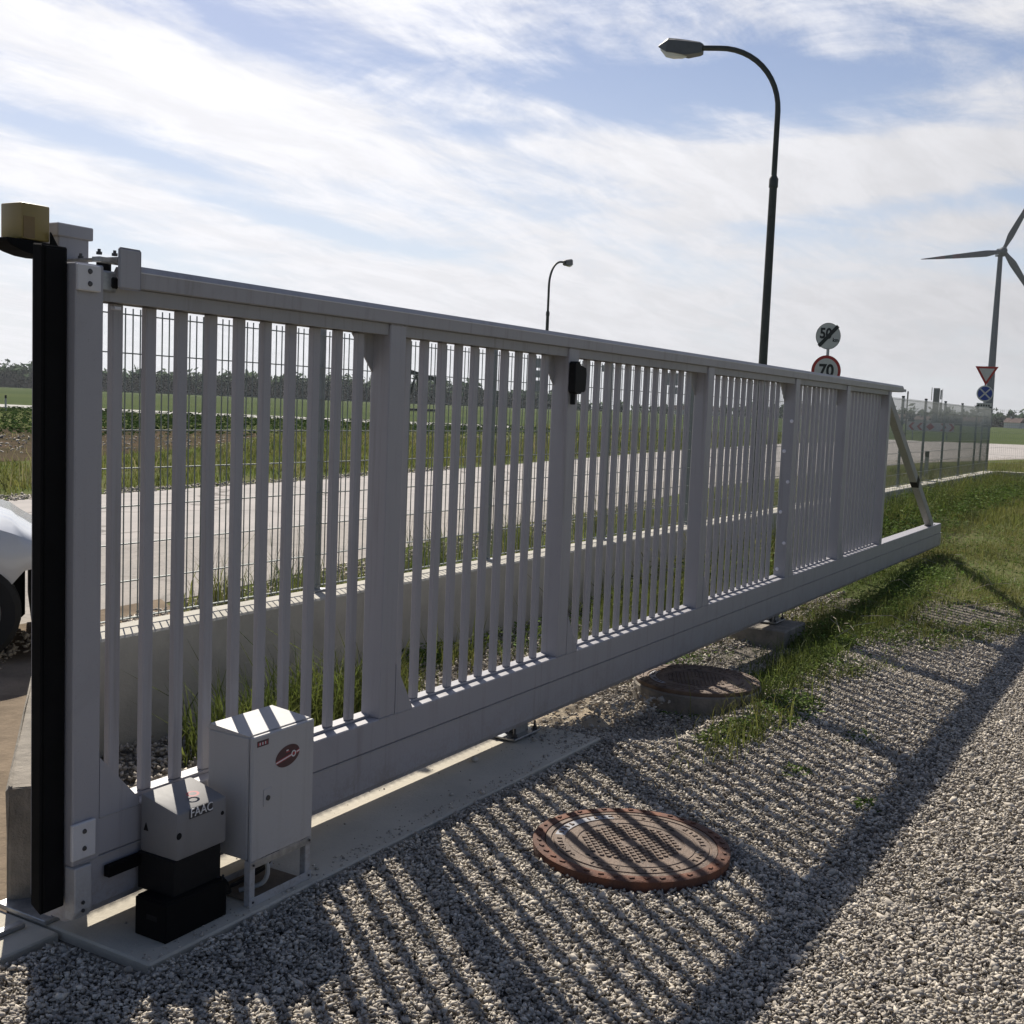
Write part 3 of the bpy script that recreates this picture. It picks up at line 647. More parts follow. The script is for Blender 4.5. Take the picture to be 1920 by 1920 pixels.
# ------------------------------------------------------------------ roller carriages
def carriage(x, y, z, label):
    c = empty('roller_carriage', (x, y, z), 0, label, 'roller carriage')
    B('base_plate', 'galvanised', c, -.13, .13, -.03, .15, .010, .020, .002)
    B('side_bracket', 'galvanised', c, -.07, .07, .012, .020, .020, .085, .001)
    B('roller_block', 'galvanised', c, -.05, .10, .05, .09, .020, .105, .004)
    for xx in (-.10, .105):
        for yy in (-.008, .125):
            MB().lathe([(0, .045), (.006, .045), (.006, .016), (.013, .016), (.013, .002), (.018, .002), (.018, 0)], 8).obj('anchor_bolt', 'dark_bolt', c, loc=(xx, yy, .020))
    MB().lathe([(0, .02), (.022, .02), (.024, 0)], 14).obj('roller', 'dark_bolt', c, loc=(-.03, .049, .06), rot=(R(90), 0, 0))
carriage(5.10, 2.86, .004, 'galvanised roller carriage bolted to the end of the foundation slab')
o = MB().prism([(8.95, 2.69), (9.50, 2.69), (9.50, 3.15), (8.95, 3.15)], -.3, .0, 'z', .01).obj('concrete_pad', 'concrete_old')
tag(o, 'square concrete block under the gate with two sunlit patches', 'concrete block')
carriage(9.30, 2.87, .0, 'roller carriage on the far square concrete block under the gate')

# ------------------------------------------------------------------ manholes
def ring_blocks(mb, r, n, w, l, h, z, skip=(), tw=0.):
    for k in range(n):
        if k in skip: continue
        a_ = 2*math.pi*k/n; M = Matrix.Rotation(a_, 4, 'Z') @ Matrix.Translation((r, 0, z)) @ Matrix.Rotation(tw, 4, 'Z')
        mb.box(-l/2, l/2, -w/2, w/2, 0, h, 0, 1, M)
def manhole(x, y, z, r, label, rz, framemat, depth, concrete):
    t = empty('manhole', (x, y, z), rz, label, 'manhole cover'); s = r/.39
    if concrete:
        MB().lathe([(r+.012, -depth), (r+.012, -.035), (r+.004, -.028), (r-.02, -.028)], 64).obj('concrete_ring', 'concrete_old', t, True)
    fr = MB().lathe([(r-.004, -.03 if concrete else -depth), (r, -.02), (r+.0, -.004), (r-.006, 0), (.343*s, 0), (.341*s, -.010)], 96).obj('frame', framemat, t, True)
    m = MB(); ring_blocks(m, .366*s, 40, .020*s, .012*s, .006, -.001, set(range(3, 40, 9)), R(20)); m.obj('frame_teeth', framemat, fr); fr.children[0]['kind'] = 'stuff'
    cv = MB().lathe([(.340*s, -.014), (.339*s, -.003), (.318*s, -.002), (.316*s, -.007), (.308*s, -.007), (.306*s, -.002), (.262*s, -.002), (.26*s, -.005), (.255*s, -.005), (.252*s, -.002), (.214*s, -.003), (.211*s, -.0065), (.0, -.0065)], 96).obj('cover', 'cast_iron', t, True)
    m = MB(); k = 0
    for i in range(-9, 10):
        for j in range(-9, 10):
            px, py = (i+.5*(j % 2))*.0285*s, j*.0247*s
            if math.hypot(px, py) < .196*s and math.hypot(px, py) > .036*s:
                m.lathe([(0, .006), (.0092*s, .006), (.0115*s, 0)], 6, (px, py, -.0065)); k += 1
    o = m.obj('cover_studs', 'cast_iron', cv); o['kind'] = 'stuff'
    m = MB()
    for k in range(52):
        if k % 13 in (0, 1, 6): continue
        a_ = 2*math.pi*k/52; M = Matrix.Rotation(a_, 4, 'Z') @ Matrix.Translation((.284*s, 0, -.003)) @ Matrix.Rotation(R(random.choice((0, 0, 90, 25))), 4, 'Z')
        m.box(-.010*s, .010*s, -.0025, .0025, 0, .005, 0, 1, M)
        if k % 2: m.box(-.010*s, -.005*s, -.008*s, .008*s, 0, .005, 0, 1, M)
    o = m.obj('raised_marks', 'cast_iron', cv); o['kind'] = 'stuff'
    for a_, rr in ((0, .236), (R(9.5), .236), (R(180), .236), (R(189.5), .236)):
        MB().prism([(-.016*s, 0), (0, -.010*s), (.016*s, 0), (0, .010*s)], -.005, -.0018, 'z').obj('lifting_hole', 'hole', cv, loc=(rr*s*math.cos(a_), rr*s*math.sin(a_), 0), rot=(0, 0, a_+R(90)))
    m = MB().lathe([(.264*s, -.0017), (.303*s, -.0017)], 20, (0, 0, 0), R(60), R(130)); m.obj('painted_arc', 'cast_iron_blue', cv)
    return t
manhole(4.045, 1.770, .030, .380, 'rusty round manhole cover set in the gravel, striped by the shadows of the gate bars', R(-20), 'rust', .07, False)
manhole(6.893, 2.618, .02, .39, 'shaded brown manhole cover on a raised concrete ring beside the gate', R(25), 'cast_iron', .32, True)

# ------------------------------------------------------------------ mesh fence
FY, FZ = 4.846, .478
fence = empty('mesh_fence', (3.7, FY, wall_top), 0, 'double rod wire mesh fence standing on the long low concrete wall', 'fence')
fz = -wall_top
wire_me = MB().box(-.0026, .0026, -.0026, .0026, FZ-.01+fz, FZ+1.632+fz).mesh('wire')
wx = [3.90+.05*k for k in range(591)]
for x in wx[:300]: link('wire', wire_me, 'fence_wire', fence, (x-3.7, 0, 0))
def boxes_np(name, c, half, m, par):
    v = np.array([(x, y, z) for x in (-1, 1) for y in (-1, 1) for z in (-1, 1)])
    q = np.array([(0, 1, 3, 2), (4, 6, 7, 5), (0, 4, 5, 1), (2, 3, 7, 6), (0, 2, 6, 4), (1, 5, 7, 3)])
    c = np.asarray(c, float); half = np.asarray(half, float)
    if half.ndim == 1: half = np.tile(half, (len(c), 1))
    V = c[:, None]+v[None]*half[:, None]; F = (q[None]+(np.arange(len(c))*8)[:, None, None]).reshape(-1, 4)
    return npmesh(name, V.reshape(-1, 3), F, m, par)
o = boxes_np('far_wires', [(x-3.7, 0, FZ+.81+fz) for x in wx[300:]], (.0026, .0026, .82), 'fence_wire', fence); o['kind'] = 'stuff'
posts = [3.90]+[3.750+2.1153*i for i in range(1, 15)]
cw = MB(); cw.box(.01, 2.105, -.0085, -.0030, -.003, .003); cw.box(.01, 2.105, .0030, .0085, -.003, .003); cw = cw.mesh('cross_wire')
post_me = MB().box(-.020, .020, .012, .055, 0, 2.13+fz, .003).mesh('fence_post')
cap_me = MB().box(-.024, .024, .008, .060, 2.13+fz, 2.155+fz, .003).mesh('post_cap')
pl_me = MB().box(-.06, .06, -.02, .09, .001, .012, .002).mesh('base_plate')
for i, x in enumerate(posts):
    if i < 14:
        for k in range(9):
            c_ = link('cross_wire', cw, 'fence_wire', fence, (x-3.7, 0, FZ+.2*k+fz))
            if i == 0: c_.scale.x = .926
    p = link('fence_post', post_me, 'fence_post', fence, (x-3.7, 0, 0))
    link('post_cap', cap_me, 'black_plastic', p); link('base_plate', pl_me, 'galvanised', p)
# the fence turns away at its far corner
f2 = empty('mesh_fence', (33.5, FY, wall_top), 0, 'wire mesh fence section turning right beyond the far fence corner', 'fence')
o = boxes_np('far_wires', [(0, -.05*k, FZ+.81+fz) for k in range(1, 260)], (.0013, .0013, .82), 'fence_wire', f2); o['kind'] = 'stuff'
o = boxes_np('cross_wires', [(0, -6.5, FZ+.2*k+fz) for k in range(9)], (.004, 6.5, .002), 'fence_wire', f2); o['kind'] = 'stuff'
for i in range(1, 7):
    p = link('fence_post', post_me, 'fence_post', f2, (.04, -2.1153*i, 0)); link('post_cap', cap_me, 'black_plastic', p)

# ------------------------------------------------------------------ street lamps
def street_lamp(x, y, armdir, H, reach, label, rot=0.):
    t = empty('street_lamp', (x, y, 0), 0, label, 'street lamp', 'street lamps along the road')
    ax, ay = math.cos(armdir), math.sin(armdir); zc = 5.55*H/8
    MB().tube([(0, 0, 0), (0, 0, zc)], [.082, .066], 14).obj('lower_pole', 'lamp_pole', t, True)
    MB().tube([(0, 0, zc-.05), (0, 0, zc-.04), (0, 0, zc+.10), (0, 0, zc+.16)], [.06, .078, .078, .048], 14).obj('collar', 'lamp_pole', t, True)
    MB().box(-.10, .10, -.012, .012, zc-.56, zc-.53).obj('clamp', 'lamp_pole', t)
    P = [(0, 0, zc+.1), (0, 0, H-1.25)]
    for k in range(1, 13):
        a_ = math.pi/2*k/12*.955; P.append(((1-math.cos(a_))*1.15*ax, (1-math.cos(a_))*1.15*ay, H-1.25+math.sin(a_)*1.13))
    ex, ey, ez = P[-1]; sl_ = .09; P.append((ex+(reach-1.1)*ax, ey+(reach-1.1)*ay, ez+(reach-1.1)*sl_))
    MB().tube(P, [.048]*2+[.046]*(len(P)-2), 12).obj('arm', 'lamp_pole', t, True)
    hx, hy, hz = P[-1]
    hd = empty('lamp_head', (hx, hy, hz)); hd.parent = t; hd.scale = (.95, .92, .92); hd.rotation_euler = (0, -math.atan(sl_), armdir); hd.rotation_mode = 'ZYX' if False else 'XYZ'
    prof = [(-.06, .085, -.10, .07), (.0, .11, -.12, .10), (.22, .13, -.16, .13), (.45, .135, -.12, .155), (.60, .12, -.10, .165), (.79, .02, .01, .03)]
    rings = []
    for (l, hw, zb, zt) in prof: rings.append([(l, -hw, zb), (l, -hw*.92, zt*.7), (l, -hw*.45, zt), (l, hw*.45, zt), (l, hw*.92, zt*.7), (l, hw, zb)])
    MB().loft(rings).obj('housing', 'lamp_head', hd, False)
    rings = [[(l, hw*math.cos(a_), zb-math.sin(a_)*dp) for a_ in np.linspace(0, math.pi, 9)] for (l, hw, zb, dp) in ((.22, .02, -.155, .01), (.30, .09, -.145, .05), (.48, .10, -.115, .09), (.62, .08, -.09, .085), (.74, .02, -.02, .03))]
    MB().loft(rings).obj('glass_bowl', 'lamp_glass', hd, True)
    return t
street_lamp(19.75, 6.63, R(97), 8.08, 1.45, 'tall dark curved street lamp rising behind the gate, nearest the camera')
street_lamp(43.4, 24.0, R(2), 7.95, 1.45, 'small distant curved street lamp above the middle of the gate')

# ------------------------------------------------------------------ signs
def face_basis(x, y, yawoff=0.):
    return math.atan2(-y, -x)+R(90)+yawoff      # local -Y faces the camera position
def sign_disc(t, z, r, rim, face, rimw, name='sign_plate'):
    p = MB().lathe([(0, -.004), (r, -.004), (r, .004), (0, .004)], 48).obj(name, 'sign_grey', t, loc=(0, 0, z), rot=(R(90), 0, 0))
    MB().lathe([(0, .0055), (r-.003, .0055), (r-.003, .0042)], 48).obj('rim_band', rim, p)
    MB().lathe([(0, .007), (r-rimw, .007), (r-rimw, .0057)], 48).obj('sign_face', face, p)
    return p
TM = Matrix.Identity(4)
s1 = empty('road_sign', (28.1, 7.86, 0), face_basis(28.1, 7.86, R(24)), 'round speed limit sign reading 70 with a crossed-out 50 km sign above it', 'road sign')
MB().tube([(.04, .06, 0), (.04, .06, 3.72)], .036, 12).obj('sign_post', 'galvanised', s1, True)
p = sign_disc(s1, 2.80, .375, 'sign_red', 'sign_white', .075)
text_mesh('lettering', '70', .40, .001, 'sign_black', p, Matrix.Translation((0, .0, .0085)), .95, .014)
p = sign_disc(s1, 3.63, .315, 'sign_black', 'sign_white', .012)
text_mesh('lettering', '50', .34, .001, 'sign_black', p, Matrix.Translation((-.07, .05, .0085)), .9, .012)
text_mesh('lettering', 'km', .13, .001, 'sign_black', p, Matrix.Translation((.19, -.09, .0085)), .95, .005)
MB().box(-.34, .34, -.045, .045, .0115, .0125).obj('cancel_bar', 'sign_black', p, rot=(0, 0, R(47)))
B('sign_bracket', 'sign_black', s1, -.02, .10, .012, .03, 2.98, 3.10); B('sign_bracket', 'sign_black', s1, -.02, .10, .012, .03, 3.82, 3.90)
s2 = empty('road_sign', (52.45, 7.93, 0), face_basis(52.45, 7.93, R(10)), 'red edged yield triangle above a round blue no stopping sign on one post', 'road sign')
MB().tube([(.0, .06, 0), (.0, .06, 4.1)], .036, 12).obj('sign_post', 'galvanised', s2, True)
def tri(r, z): return [(-r, z+r*.577), (r, z+r*.577), (0, z-r*1.155)]
q = MB().prism(tri(.46, 3.82), -.004, .004, 'y').obj('triangle_plate', 'sign_red', s2)
MB().prism(tri(.31, 3.82), -.007, -.0045, 'y').obj('sign_face', 'sign_white', q)
p = sign_disc(s2, 2.96, .335, 'sign_white', 'sign_blue', .05)
for a_ in (45, -45): MB().box(-.28, .28, -.03, .03, .0085, .0095).obj('cross_bar', 'sign_white', p, rot=(0, 0, R(a_)))
pl = B('supplement_plate', 'sign_white', s2, -.30, .30, -.006, .0, 2.36, 2.56)
for k in range(5): B('plate_print', 'sign_black', pl, -.24+k*.10, -.18+k*.10, -.008, -.0065, 2.42, 2.50)
B('supplement_plate', 'sign_grey', s2, -.24, .24, -.006, .0, 2.16, 2.31)
# chevron board at the road end
s3 = empty('chevron_board', (109.8, 21.0, 0), face_basis(109.8, 21.0, 0), 'long red and white chevron board across the far end of the road', 'road sign')
B('board', 'sign_white', s3, -2.0, 2.0, -.02, .02, .85, 1.62)
B('leg', 'galvanised', s3, -1.5, -1.42, .02, .08, 0, 1.6); B('leg', 'galvanised', s3, 1.42, 1.5, .02, .08, 0, 1.6)
zc_ = 1.235
for x, sg in ((-1.55, -1), (-.85, -1), (.85, 1), (1.55, 1)):
    MB().prism([(x, zc_-.33), (x+.22, zc_-.33), (x+.22+sg*.30, zc_), (x+.22, zc_+.33), (x, zc_+.33), (x+sg*.30, zc_)], -.032, -.022, 'y').obj('chevron', 'sign_red', s3)
MB().prism([(-.36, zc_), (0, zc_-.33), (.36, zc_), (0, zc_+.33)], -.032, -.022, 'y').obj('diamond', 'sign_red', s3)
# plain sign backs glimpsed through the bars
def back_sign(x, y, plates, label):
    t = empty('road_sign', (x, y, 0), face_basis(x, y), label, 'road sign')
    MB().tube([(0, .03, 0), (0, .03, max(a+b for a, b, c in plates))], .03, 10).obj('sign_post', 'galvanised', t, True)
    for (z, h, wd) in plates: B('sign_plate', 'sign_grey', t, -wd/2, wd/2, -.01, .01, z, z+h, .004)
back_sign(36.9, 20.6, ((3.05, .34, .55), (2.70, .26, .50), (2.2, .40, .50)), 'stack of three sign plates on one post behind the second gate panel')
back_sign(40.8, 19.9, ((3.1, .25, .35),), 'single square sign plate on a post seen through the third gate panel')
back_sign(44.9, 18.8, ((2.75, .5, .5), (2.4, .28, .4)), 'pair of sign plates on a post near the right of the third gate panel')
# delineator posts
def delineator(x, y, label, z0=0, h=1.0):
    t = empty('delineator_post', (x, y, z0), face_basis(x, y), label, 'delineator')
    B('post_body', 'sign_white', t, -.06, .06, -.05, .05, 0, h*.78, .01); B('black_band', 'sign_black', t, -.062, .062, -.052, .052, h*.78, h, .01)
delineator(49.0, 67.0, 'white roadside post with black head in the field at far left')
delineator(37.5, 7.2, 'white roadside post with dark head beside the tail of the gate', -.04, .83)
delineator(60, 63, 'white roadside post with black head behind the left gate panel')

# slim service pole with brackets near the rail end
t = empty('service_pole', (82.85, 17.46, 0), 0, 'thin pole with small brackets just right of the top rail end', 'pole')
MB().tube([(0, 0, 0), (0, 0, 3.7)], .05, 8).obj('pole', 'lamp_pole', t, True)
for z in (2.6, 3.1, 3.5): B('bracket', 'lamp_pole', t, -.10, .12, -.02, .02, z, z+.05)
# antenna mast
t = empty('radio_mast', (420, 79, 0), 0, 'distant square antenna tower behind the far fence', 'mast')
B('shaft', 'mast', t, -.9, .9, -.9, .9, 0, 13.2, .05)
for x, y, z in ((-1.3, 0, 5.0), (-.2, -1.5, 5.2), (-1.3, 0, 9.2), (-.2, -1.5, 9.4)): B('antenna_panel', 'mast', t, x-.25, x+.25, y-.2, y+.2, z, z+3.2)
MB().tube([(0, 1.6, 9), (0, 1.6, 13.4)], .12, 6).obj('antenna_rod', 'mast', t)
MB().tube([(0, -1.9, 4), (0, -1.9, 13)], .10, 6).obj('antenna_rod', 'mast', t)
# pump jack seen through the second panel
t = empty('pump_jack', (165, 116.3, 0), face_basis(165, 116.3, 0), 'dark oil pump jack in the field behind the second gate panel', 'pump jack')
MB().prism([(-3.4, 7.6), (3.0, 5.9), (3.0, 5.2), (-3.4, 6.8)], -.25, .25, 'y').obj('walking_beam', 'lamp_pole', t)
MB().prism([(3.0, 6.2), (3.6, 5.6), (3.5, 4.4), (3.0, 4.7)], -.3, .3, 'y').obj('horse_head', 'lamp_pole', t)
for x0 in (-1.6, 1.3): MB().tube([(x0-.2, 0, 0), (-.1, 0, 6.3)], .22, 6).obj('post', 'lamp_pole', t)
B('counterweight', 'lamp_pole', t, -3.8, -2.2, -.5, .5, .4, 3.0, .1); B('skid', 'lamp_pole', t, -4.5, 4, -.8, .8, 0, .4)

# ------------------------------------------------------------------ wind turbine
tx, ty = 631.5, 92.6
wt = empty('wind_turbine', (tx, ty, 0), face_basis(tx, ty, R(12)), 'three bladed wind turbine with red banded blades at the right edge', 'wind turbine')
MB().tube([(0, 3, -1), (0, 3, 86)], [2.1, 1.15], 20).obj('tower', 'turbine', wt, True)
MB().loft([[(x*1.0, y_, 87.4+z) for x, z in ((-s_, -s_), (s_, -s_), (s_, s_*.8), (-s_, s_*.8))] for y_, s_ in ((-1.6, 1.6), (2.5, 2.0), (7.5, 1.6), (9, .9))]).obj('nacelle', 'turbine', wt)
hub = MB().lathe([(0, 2.4), (1.0, 2.1), (1.8, 1.0), (2.0, -.4), (1.9, -1.4), (0, -1.4)], 20).obj('hub', 'turbine', wt, True, loc=(0, -2.6, 87.4), rot=(R(90), 0, 0))
def blade_rings(l0, l1, n=10):
    rg_ = []
    for k in range(n+1):
        l = l0+(l1-l0)*k/n; f = l/39.
        ch = 1.9 if f < .06 else (1.9+(3.3-1.9)*min(1, (f-.06)/.12) if f < .18 else 3.3*max(0., 1-(f-.18)/.82)**.85+.25)
        th = 1.9 if f < .06 else max(.12, 1.6*max(0., 1-f)**2.2); off = -.15*ch; tw = R(28)*max(0., 1-f)**2
        r = []
        for a_ in np.linspace(0, 2*math.pi, 11)[:-1]:
            cx = off+ch/2*math.cos(a_); cy = th/2*math.sin(a_)
            r.append((cx*math.cos(tw)-cy*math.sin(tw), cx*math.sin(tw)+cy*math.cos(tw), l))
        rg_.append(r)
    return rg_
bl_me = MB().loft(blade_rings(1.2, 39, 22)).mesh('blade', True)
bands = [(36.2, 39.05), (27.5, 32.0), (20.5, 24.0)]
for ang in (-97, 25, 145):
    bl = link('blade', bl_me, 'turbine_blade', hub, (0, 0, 0))
    bl.rotation_euler = (R(-90), R(0), 0)
    bl.matrix_basis = Matrix.Rotation(R(-ang), 4, 'Z') @ Matrix.Rotation(R(-90), 4, 'X')
    for i, (a_, b_) in enumerate(bands):
        k = 'blade_band%d' % i
        me = bpy.data.meshes.get(k) or None
        if me is None:
            m_ = MB().loft([[(x*1.03-.0, y*1.04, z) for x, y, z in r] for r in blade_rings(a_, b_, 4)]); me = m_.mesh(k, True)
        link('red_band', me, 'turbine_red', bl)

# ------------------------------------------------------------------ car
car = empty('parked_car', (4.86, 7.03, -.02), R(-36), 'white car with black lower trim parked at the far left edge behind the gate post', 'car')
def ring_car(x, w_, zs, zh):       # lower body station
    h_ = zh-zs; return [(x, -w_*.97, zs), (x, -w_, zs+.2*h_), (x, -w_, zh-.45*h_), (x, -w_*.95, zh-.15*h_), (x, -w_*.80, zh), (x, w_*.80, zh), (x, w_*.95, zh-.15*h_), (x, w_, zh-.45*h_), (x, w_, zs+.2*h_), (x, w_*.97, zs)]
stn = [(.68, .50, .56, .60), (.63, .60, .57, .66), (.54, .70, .58, .70), (.42, .79, .585, .76), (.33, .83, .57, .81), (.26, .855, .49, .86), (.15, .87, .55, .895), (-.15, .88, .66, .91), (-.45, .885, .44, .92), (-.9, .89, .36, .97), (-1.9, .89, .36, .98), (-2.3, .89, .46, .985), (-2.6, .885, .66, .99), (-2.9, .88, .64, .98), (-3.15, .85, .42, .96), (-3.35, .78, .40, .90)]
bd = MB().loft([ring_car(*s_) for s_ in stn]).obj('body', 'car_paint', car, True)
cs = [(-.25, .70, .86, .93), (-.80, .68, .86, 1.36), (-1.3, .66, .86, 1.50), (-2.2, .66, .86, 1.50), (-2.8, .66, .86, 1.30), (-3.1, .68, .86, 1.0)]
MB().loft([[(x, -w_*1.18, z0), (x, -w_, z1), (x, w_, z1), (x, w_*1.18, z0)] for x, w_, z0, z1 in cs]).obj('windows', 'car_glass', car, True)
MB().loft([[(x, -.60, z0), (x, -.56, z1), (x, .56, z1), (x, .60, z0)] for x, z0, z1 in ((-1.0, 1.45, 1.47), (-1.3, 1.49, 1.53), (-2.2, 1.49, 1.53), (-2.6, 1.38, 1.42))]).obj('roof', 'car_paint', car, True)
MB().loft([[(x, -w_, .18), (x, -w_*1.01, zt), (x, w_*1.01, zt), (x, w_, .18)] for x, w_, zt in ((.70, .52, .58), (.62, .66, .585), (.46, .78, .585), (.38, .76, .58))]).obj('bumper_cladding', 'cladding', car)
B('side_sill', 'cladding', car, -2.2, -.38, -.90, .90, .17, .40, .02); B('rear_bumper', 'black_plastic', car, -3.37, -2.98, -.80, .80, .2, .44, .03)
MB().loft([[(x, -.70, z0), (x, -.74, z1), (x, -.60, z1+.01), (x, -.55, z0)] for x, z0, z1 in ((.60, .60, .64), (.52, .62, .68), (.44, .64, .71))]).obj('headlight', 'headlight', car)
for x in (0, -2.62):
    for sy in (-1, 1):
        wl = empty('wheel', (x, sy*.775, .318)); wl.parent = car; wl.rotation_euler = (R(90), 0, 0)
        MB().lathe([(.20, -.09), (.28, -.10), (.312, -.08), (.318, 0), (.312, .08), (.28, .10), (.20, .09)], 36).obj('tyre', 'tyre', wl, True)
        MB().lathe([(0, .05*sy*-1), (.05, .06*-sy), (.18, .02*-sy), (.205, .085*-sy)], 24).obj('rim', 'rim', wl, True)
        B('wheel_arch', 'black_plastic', car, x-.38, x+.34, sy*.50-.10, sy*.50+.10, .24, .70, .02)

# ------------------------------------------------------------------ vegetation
def blades(name, P, h, wd, lean, m, z0=-.03, seg=2, par=None, label=None, curve=.5):
    n = len(P); h = h*np.exp(rng.normal(0, .3, n)); wd = wd*rng.uniform(.6, 1.3, n)
    az = rng.uniform(0, 2*math.pi, n); ln = lean*rng.random(n)**.8; fa = rng.uniform(0, 2*math.pi, n)
    dx, dy = np.cos(az), np.sin(az); wx_, wy_ = np.cos(fa), np.sin(fa)
    z0 = z0+gz(P[:, 0], P[:, 1])
    lv = []
    for t, ww in ((0, 1.), (.55, .85), (1., .08)):
        off = h*ln*t**2; z = z0+h*(t-ln*curve*t*t*.6)
        for sgn in (-1, 1): lv.append(np.stack([P[:, 0]+dx*off+sgn*wx_*wd*ww/2, P[:, 1]+dy*off+sgn*wy_*wd*ww/2, z], -1))
    V = np.stack(lv, 1).reshape(-1, 3)
    F = (np.array([(0, 1, 3, 2), (2, 3, 5, 4)])[None]+(np.arange(n)*6)[:, None, None]).reshape(-1, 4)
    o = npmesh(name, V, F, m, par, False); o['kind'] = 'stuff'; return o
def leaves(name, C, size, m, par=None, flat=.5):
    """diamond leaves at points C"""
    n = len(C); s = size*np.exp(rng.normal(0, .35, n)); Rm = rotmats(n)
    base = np.array([(-1, 0, 0), (0, -.42, .06), (1.0, 0, 0), (0, .42, .06)])
    V = np.einsum('nij,kj->nki', Rm, base)*s[:, None, None]; V[..., 2] *= flat; V += C[:, None]; V[..., 2] += gz(C[:, 0], C[:, 1])[:, None]
    F = np.array([(0, 1, 2, 3)])+(np.arange(n)*4)[:, None]
    o = npmesh(name, V.reshape(-1, 3), F, m, par); o['kind'] = 'stuff'; return o
def clumped(poly, n, per, rad, patch=0.):
    c = scatter(poly, max(1, n//per))
    if patch:
        q = np.sin(c[:, 0]*2.1+1.3*np.sin(c[:, 1]*1.7))+np.sin(c[:, 1]*3.3+1.9*np.sin(c[:, 0]*1.1))+rng.normal(0, .5, len(c)); c = c[q > -1.6+patch*1.6]
    P = np.repeat(c, per, 0)+rng.normal(0, rad, (len(c)*per, 2))
    return P
def notin(P, boxes):
    k = np.ones(len(P), bool)
    for (x0, x1, y0, y1) in boxes: k &= ~((P[:, 0] > x0) & (P[:, 0] < x1) & (P[:, 1] > y0) & (P[:, 1] < y1))
    return P[k]
WALLB = [(-50, 34, 4.62, 4.97), (33.4, 34.1, -30, 4.97), (8.36, 9.02, 2.48, 3.04)]
# the grass bank on the right of the gravel
near = [(8.1, 2.9), (8.5, 2.2), (9.7, 1.75), (10.7, 1.15), (11.8, .2), (14, -1.2), (20, -2.2), (20, 4.6), (10.5, 4.6), (9.0, 3.6)]
farp = [(20, 4.6), (20, -2.2), (33.3, -5), (33.3, 4.6)]
blades('grass', notin(clumped(near, 78000, 10, .05, .7), WALLB), .055, .005, 1.0, 'grass')
blades('grass', notin(clumped(near, 7000, 6, .09, .9), WALLB), .14, .006, .7, 'grass')
blades('dry_grass', notin(clumped(near, 14000, 5, .08), WALLB), .07, .004, 1.2, 'grass_dry')
blades('grass', notin(clumped(farp, 40000, 12, .10, .3), WALLB), .12, .011, .7, 'grass')
P = notin(clumped(near, 30000, 22, .07), WALLB); leaves('weeds', np.column_stack([P, rng.uniform(-.03, .07, len(P))]), .016, 'weed')
P = notin(clumped([(10, 4.6), (10.4, 3.4), (20, 3.3), (33, 2.9), (33, 4.6)], 26000, 26, .12), WALLB); leaves('weeds', np.column_stack([P, rng.uniform(-.03, .26, len(P))]), .026, 'weed')
blades('tall_grass', notin(clumped([(9, 4.6), (12, 3.9), (33, 3.6), (33, 4.6)], 5000, 8, .1), WALLB), .36, .010, .6, 'grass')
edge = [(7.1, 2.35), (8.3, 2.5), (10.4, 1.9), (11.6, 1.2), (12.0, .5), (11.0, .9), (9.4, 1.45), (8.0, 1.75), (7.1, 2.05)]
blades('grass', clumped(edge, 9000, 30, .06, .8), .060, .0055, 1.0, 'grass')
P = clumped(edge, 7000, 34, .05, .8); leaves('weeds', np.column_stack([P, rng.uniform(-.02, .05, len(P))]), .013, 'weed')
# bank of weeds under the gate, round the second manhole and the pad
def weed_patch(cx, cy, rx, ry, n, hgt, size=.017, m='weed'):
    a_ = rng.uniform(0, 2*math.pi, n); rr = np.sqrt(rng.random(n)); P = np.column_stack([cx+rx*rr*np.cos(a_), cy+ry*rr*np.sin(a_)])
    k = np.hypot(P[:, 0]-6.893, P[:, 1]-2.618) > .41; P = P[k]
    hh = hgt*(.35+.65*rng.random(len(P)))*(1-rr[k]*.5)
    return np.column_stack([P, -.03+rng.random(len(P))*hh])
PP = np.vstack([weed_patch(*q) for q in ((5.95, 2.05, .40, .16, 1900, .09), (6.5, 1.95, .5, .20, 1700, .07), (6.75, 2.0, .28, .22, 1800, .10), (7.0, 2.6, .6, .28, 2800, .10),
        (7.6, 2.35, .5, .22, 2300, .12), (8.1, 2.3, .45, .20, 2600, .14), (8.7, 2.28, .5, .16, 2400, .16), (9.5, 2.5, .6, .35, 4200, .22), (10.5, 2.45, .7, .35, 4500, .20),
        (11.6, 2.5, .8, .30, 4000, .22), (13.0, 2.45, 1.0, .30, 4000, .25), (7.7, 3.3, .8, .35, 2200, .14), (9.6, 3.6, 1.0, .6, 4000, .22), (5.2, 1.15, .10, .06, 160, .06), (5.45, 1.55, .12, .08, 220, .07), (6.3, 1.45, .15, .1, 260, .06))])
leaves('weeds', PP, .014, 'weed')
for q in ((5.9, 1.95, .5, .12, 300), (6.9, 2.2, .6, .3, 450), (8.2, 2.35, .6, .2, 1100), (10.2, 2.4, 1.2, .35, 2400)):
    n = q[4]; P = np.column_stack([rng.normal(q[0], q[2]*.6, n), rng.normal(q[1], q[3]*.6, n)])
    P = P[np.hypot(P[:, 0]-6.893, P[:, 1]-2.618) > .41]; blades('grass', P, .13, .005, .8, 'grass')
